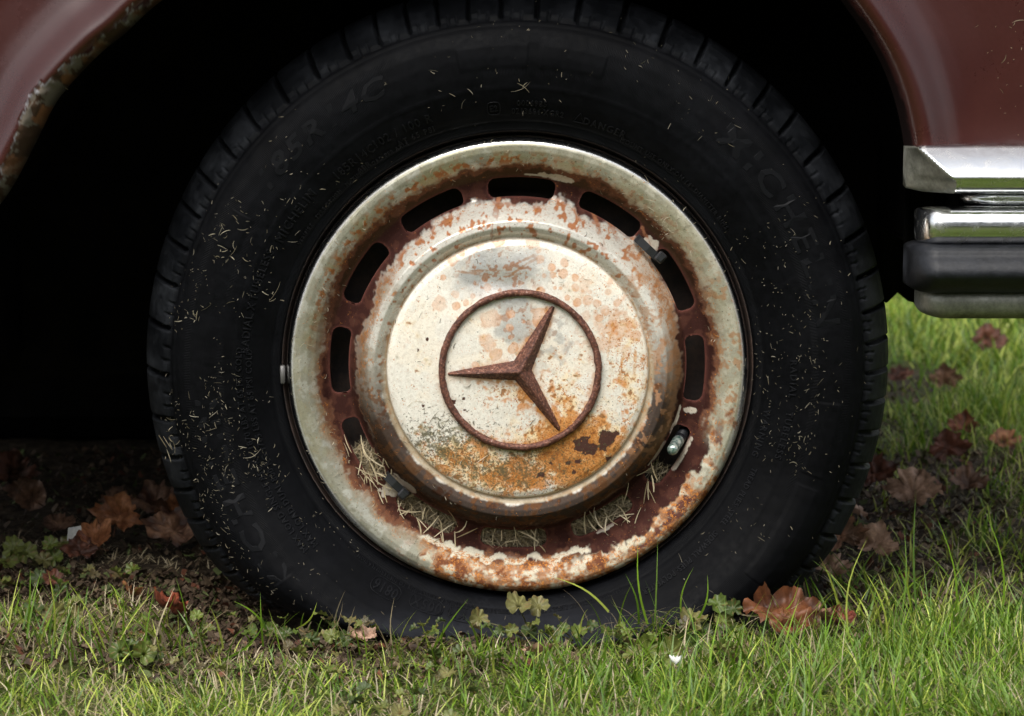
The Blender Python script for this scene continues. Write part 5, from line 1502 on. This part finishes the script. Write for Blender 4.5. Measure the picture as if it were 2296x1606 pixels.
for i, (px, py, sz, cd, clr, tx, ty, tz, fo, cu_, lab, lift) in enumerate(LEAVES):
    p = on_ground(px, py + 10)
    if px > 328 and px < 1980 and p.y > -0.06 and abs(p.x) < 0.30: p.y = min(p.y, -0.06)
    me, ms = leaf_mesh(sz, cd, clr, 300 + i, fo if 'glossy' not in lab else .25, cu_, .26 if ('crumpled' in lab or 'hidden' in lab) else .18, oval=('crumpled' in lab or 'narrow' in lab or 'hidden' in lab))
    o = link('fallen_leaf', me, MAT_LEAF, loc=(p.x, p.y, p.z + lift), rot=(R(tx), R(ty), R(tz if tx < 30 else tz * .6)))
    tag(o, lab, 'leaf', 'fallen maple leaves')
    link('stem', ms, MAT_LEAF, o)

# white scraps
mb = MB()
pp = on_ground(190, 1228)
V = []; F = []
for i in range(5):
    for j in range(4): V.append(((i / 4 - .5) * .020 + .001 * j, .0015 * math.sin(i * 1.3) + .002 * (j / 3) ** 2, (j / 3) * .013))
for i in range(4):
    for j in range(3): F.append((i * 4 + j, (i + 1) * 4 + j, (i + 1) * 4 + j + 1, i * 4 + j + 1))
V2 = [(v[0], v[1] + .0004, v[2]) for v in V]; mb.add(V, F); mb.add(V2, [f[::-1] for f in F])
tag(link('paper_scrap', mb.mesh('paper_scrap', False), MAT_PAPER, loc=(pp.x, pp.y - .045, .018), rot=(R(-20), R(-8), R(8))), 'small white paper scrap wedged among the orange leaves', 'paper')
mb = MB()
for k in range(4):
    a_ = k * .5 - .8
    pts = [Vector((0, 0, 0)), Vector((math.sin(a_) * .005, 0, .006)), Vector((math.sin(a_) * .010, .001 * k, .011))]
    mb.tube([p_ * .7 for p_ in pts], [.0006, .0018, .0004], 6)
pp = on_ground(1515, 1550)
tag(link('white_petal', mb.mesh('white_petal'), MAT_PAPER, loc=(pp.x, pp.y, .022), rot=(R(-30), 0, 0)), 'tiny white petal lying in the grass below the tyre', 'petal')

# ------------------------------------------------------------------ ground ivy
def ivy_leaf(sz, colr, seed):
    rg = np.random.default_rng(seed); n = 36; V = [(0, 0, 0)]; rings = 3
    for q in range(1, rings + 1):
        for k in range(n):
            a_ = 2 * math.pi * k / n - math.pi / 2
            notch = 1 - .55 * math.exp(-((abs(((a_ + math.pi / 2 + math.pi) % (2 * math.pi)) - math.pi)) / .28) ** 2)
            rr_ = (1 + .075 * math.cos(9 * a_)) * notch * q / rings
            V.append((rr_ * math.cos(a_) * sz / 2, (rr_ * math.sin(a_) + .25) * sz / 2, sz * (.10 * (q / rings) ** 2 * (1 + .8 * math.cos(9 * a_ + 1)) + .16 * (q / rings) ** 2 * math.sin(a_ * 2 + seed))))
    T_ = [(0, 1 + k, 1 + (k + 1) % n) for k in range(n)]; Q_ = []
    for q in range(rings - 1):
        for k in range(n): Q_.append((1 + q * n + k, 1 + (q + 1) * n + k, 1 + (q + 1) * n + (k + 1) % n, 1 + q * n + (k + 1) % n))
    V = np.array(V); c_ = np.tile(colr, (len(V), 1)).astype(float)
    kk_ = np.arange(len(V) - 1) % n; vein = (np.cos(9 * (2 * np.pi * kk_ / n - np.pi / 2)) > .6)
    c_[1:] *= np.where(vein, 1.25, .92)[:, None]; c_[1 + 2 * n:] *= .88
    sp_ = rg.random(len(V)) > .93; c_[sp_] = (.20, .13, .05)
    return V, np.array(Q_), np.array(T_), c_
GREENS = [(.085, .125, .022), (.125, .165, .030), (.160, .185, .045), (.060, .090, .022), (.180, .170, .060), (.11, .09, .045)]
def place(V, M): return np.array([tuple(M @ Vector(v)) for v in V])
def ivy_plant(px, py, leaves, label, stand=-0.06):
    g0 = on_ground(px, py)
    if abs(g0.x) < .33 and g0.y > -.06: g0.y = -.06
    root = tag(link('ground_ivy', None, loc=g0), label, 'plant', 'ground ivy plants in the lawn')
    for i, (lx, ly, sz) in enumerate(leaves):
        q = on_plane(lx, ly, g0.y + random.uniform(-.012, .004)); q.z = max(q.z, .006)
        V, Q_, T_, c_ = ivy_leaf(sz * 1.12, random.choice(GREENS[:5]), int(px + i * 7))
        M = Matrix.Rotation(random.uniform(-.7, .7), 4, 'Z') @ Matrix.Rotation(R(random.uniform(35, 75)), 4, 'X') @ Matrix.Rotation(random.uniform(-.8, .8), 4, 'Z')
        me = new_mesh('ivy_leaf', place(V, M), Q_, T_, colors=c_)
        link('leaf', me, MAT_IVY, root, loc=q - g0)
        mb = MB(); d_ = q - g0
        mb.tube([Vector((d_.x * .15, .004, 0)), Vector((d_.x * .5, .003, d_.z * .55)), d_ + Vector((0, .001, 0))], [.0007, .0006, .0005], 5, (.14, .13, .05))
        link('stem', mb.mesh('stem'), MAT_IVY, root)
ivy_plant(1190, 1430, [(1162, 1362, .021), (1210, 1364, .017), (1075, 1392, .016), (1150, 1418, .011), (1185, 1440, .013), (1120, 1420, .010), (1230, 1418, .010)], 'ground ivy whose two round leaves rise before the bottom of the tyre')
ivy_plant(1290, 1440, [(1262, 1415, .011), (1300, 1420, .013), (1330, 1405, .009), (1250, 1440, .012)], 'small ground ivy just right of the bottom centre of the tyre')
ivy_plant(1600, 1430, [(1560, 1395, .022), (1605, 1358, .016), (1645, 1370, .014), (1625, 1400, .016), (1580, 1425, .015), (1650, 1425, .014), (1555, 1430, .018)], 'bushy ground ivy between the tyre and the glossy orange leaf')
ivy_plant(90, 1270, [(60, 1245, .020), (110, 1225, .015), (125, 1255, .016), (30, 1235, .020), (15, 1270, .022), (95, 1290, .015)], 'pale ground ivy patch at the left beside the paper scrap')
ivy_plant(145, 1235, [(150, 1222, .026), (165, 1250, .018)], 'dark green ivy leaf just left of the paper scrap')
ivy_plant(110, 1395, [(80, 1375, .018), (140, 1380, .016), (120, 1410, .020), (170, 1400, .014), (60, 1400, .014)], 'ground ivy in the left foreground grass')
ivy_plant(290, 1480, [(270, 1465, .016), (320, 1475, .018), (300, 1500, .016), (350, 1490, .012)], 'ground ivy lower left below the red leaf')
ivy_plant(590, 1435, [(560, 1420, .013), (610, 1428, .013), (640, 1445, .012)], 'ground ivy near the lower left tread')
ivy_plant(730, 1450, [(700, 1440, .014), (745, 1430, .012), (770, 1450, .014)], 'ground ivy left of the centre under the tyre')
ivy_plant(1480, 1480, [(1450, 1465, .022), (1500, 1470, .024), (1540, 1490, .024), (1420, 1490, .016)], 'broad yellow-green ivy leaves in front of the grass tuft')
ivy_plant(1640, 1490, [(1620, 1480, .022), (1670, 1490, .022), (1600, 1510, .018)], 'broad ivy leaves in the grass below the glossy leaf')
ivy_plant(2030, 1420, [(2010, 1300, .012), (2045, 1320, .010)], 'small ivy leaves in the tall grass at right') if False else None
# the mass of small ivy leaves between the blades
iv = []
def ivy_mass(n, x0, x1, y0, y1, szr, seed):
    rg = np.random.default_rng(seed); V0, Q0, T0, _ = ivy_leaf(1.0, (1, 1, 1), 3); k = 0
    while k < n:
        x_, y_ = rg.uniform(x0, x1), rg.uniform(y0, y1)
        if fbm(np.array([x_]), np.array([y_]), 7, 131, 3)[0] < .50: k += .2; continue
        if abs(x_) < .31 and y_ > -.05: continue
        s_ = rg.uniform(*szr); M = Matrix.Translation((x_, y_, rg.uniform(.006, .020))) @ Matrix.Rotation(rg.uniform(0, 6.3), 4, 'Z') @ Matrix.Rotation(rg.uniform(-.6, .9), 4, 'X') @ Matrix.Scale(s_, 4)
        Mn = np.array(M); V = V0 @ Mn[:3, :3].T + Mn[:3, 3]
        _, _, _, c_ = ivy_leaf(1.0, np.array(GREENS[rg.integers(len(GREENS))]) * rg.uniform(.7, 1.2), int(rg.integers(999)))
        iv.append((V, Q0, T0, c_)); k += 1
ivy_mass(130, -.56, .05, -.42, -.05, (.008, .015), 1); ivy_mass(60, .05, .3, -.40, -.08, (.010, .020), 2); ivy_mass(60, .3, .6, -.40, -.10, (.008, .015), 3); ivy_mass(30, -.56, -.3, -.05, .15, (.010, .018), 4)
tag(link('ground_ivy_cover', joinm('ground_ivy_cover', iv), MAT_IVY), 'low ivy leaves spread between the grass blades in front', 'ground cover', kind='stuff')
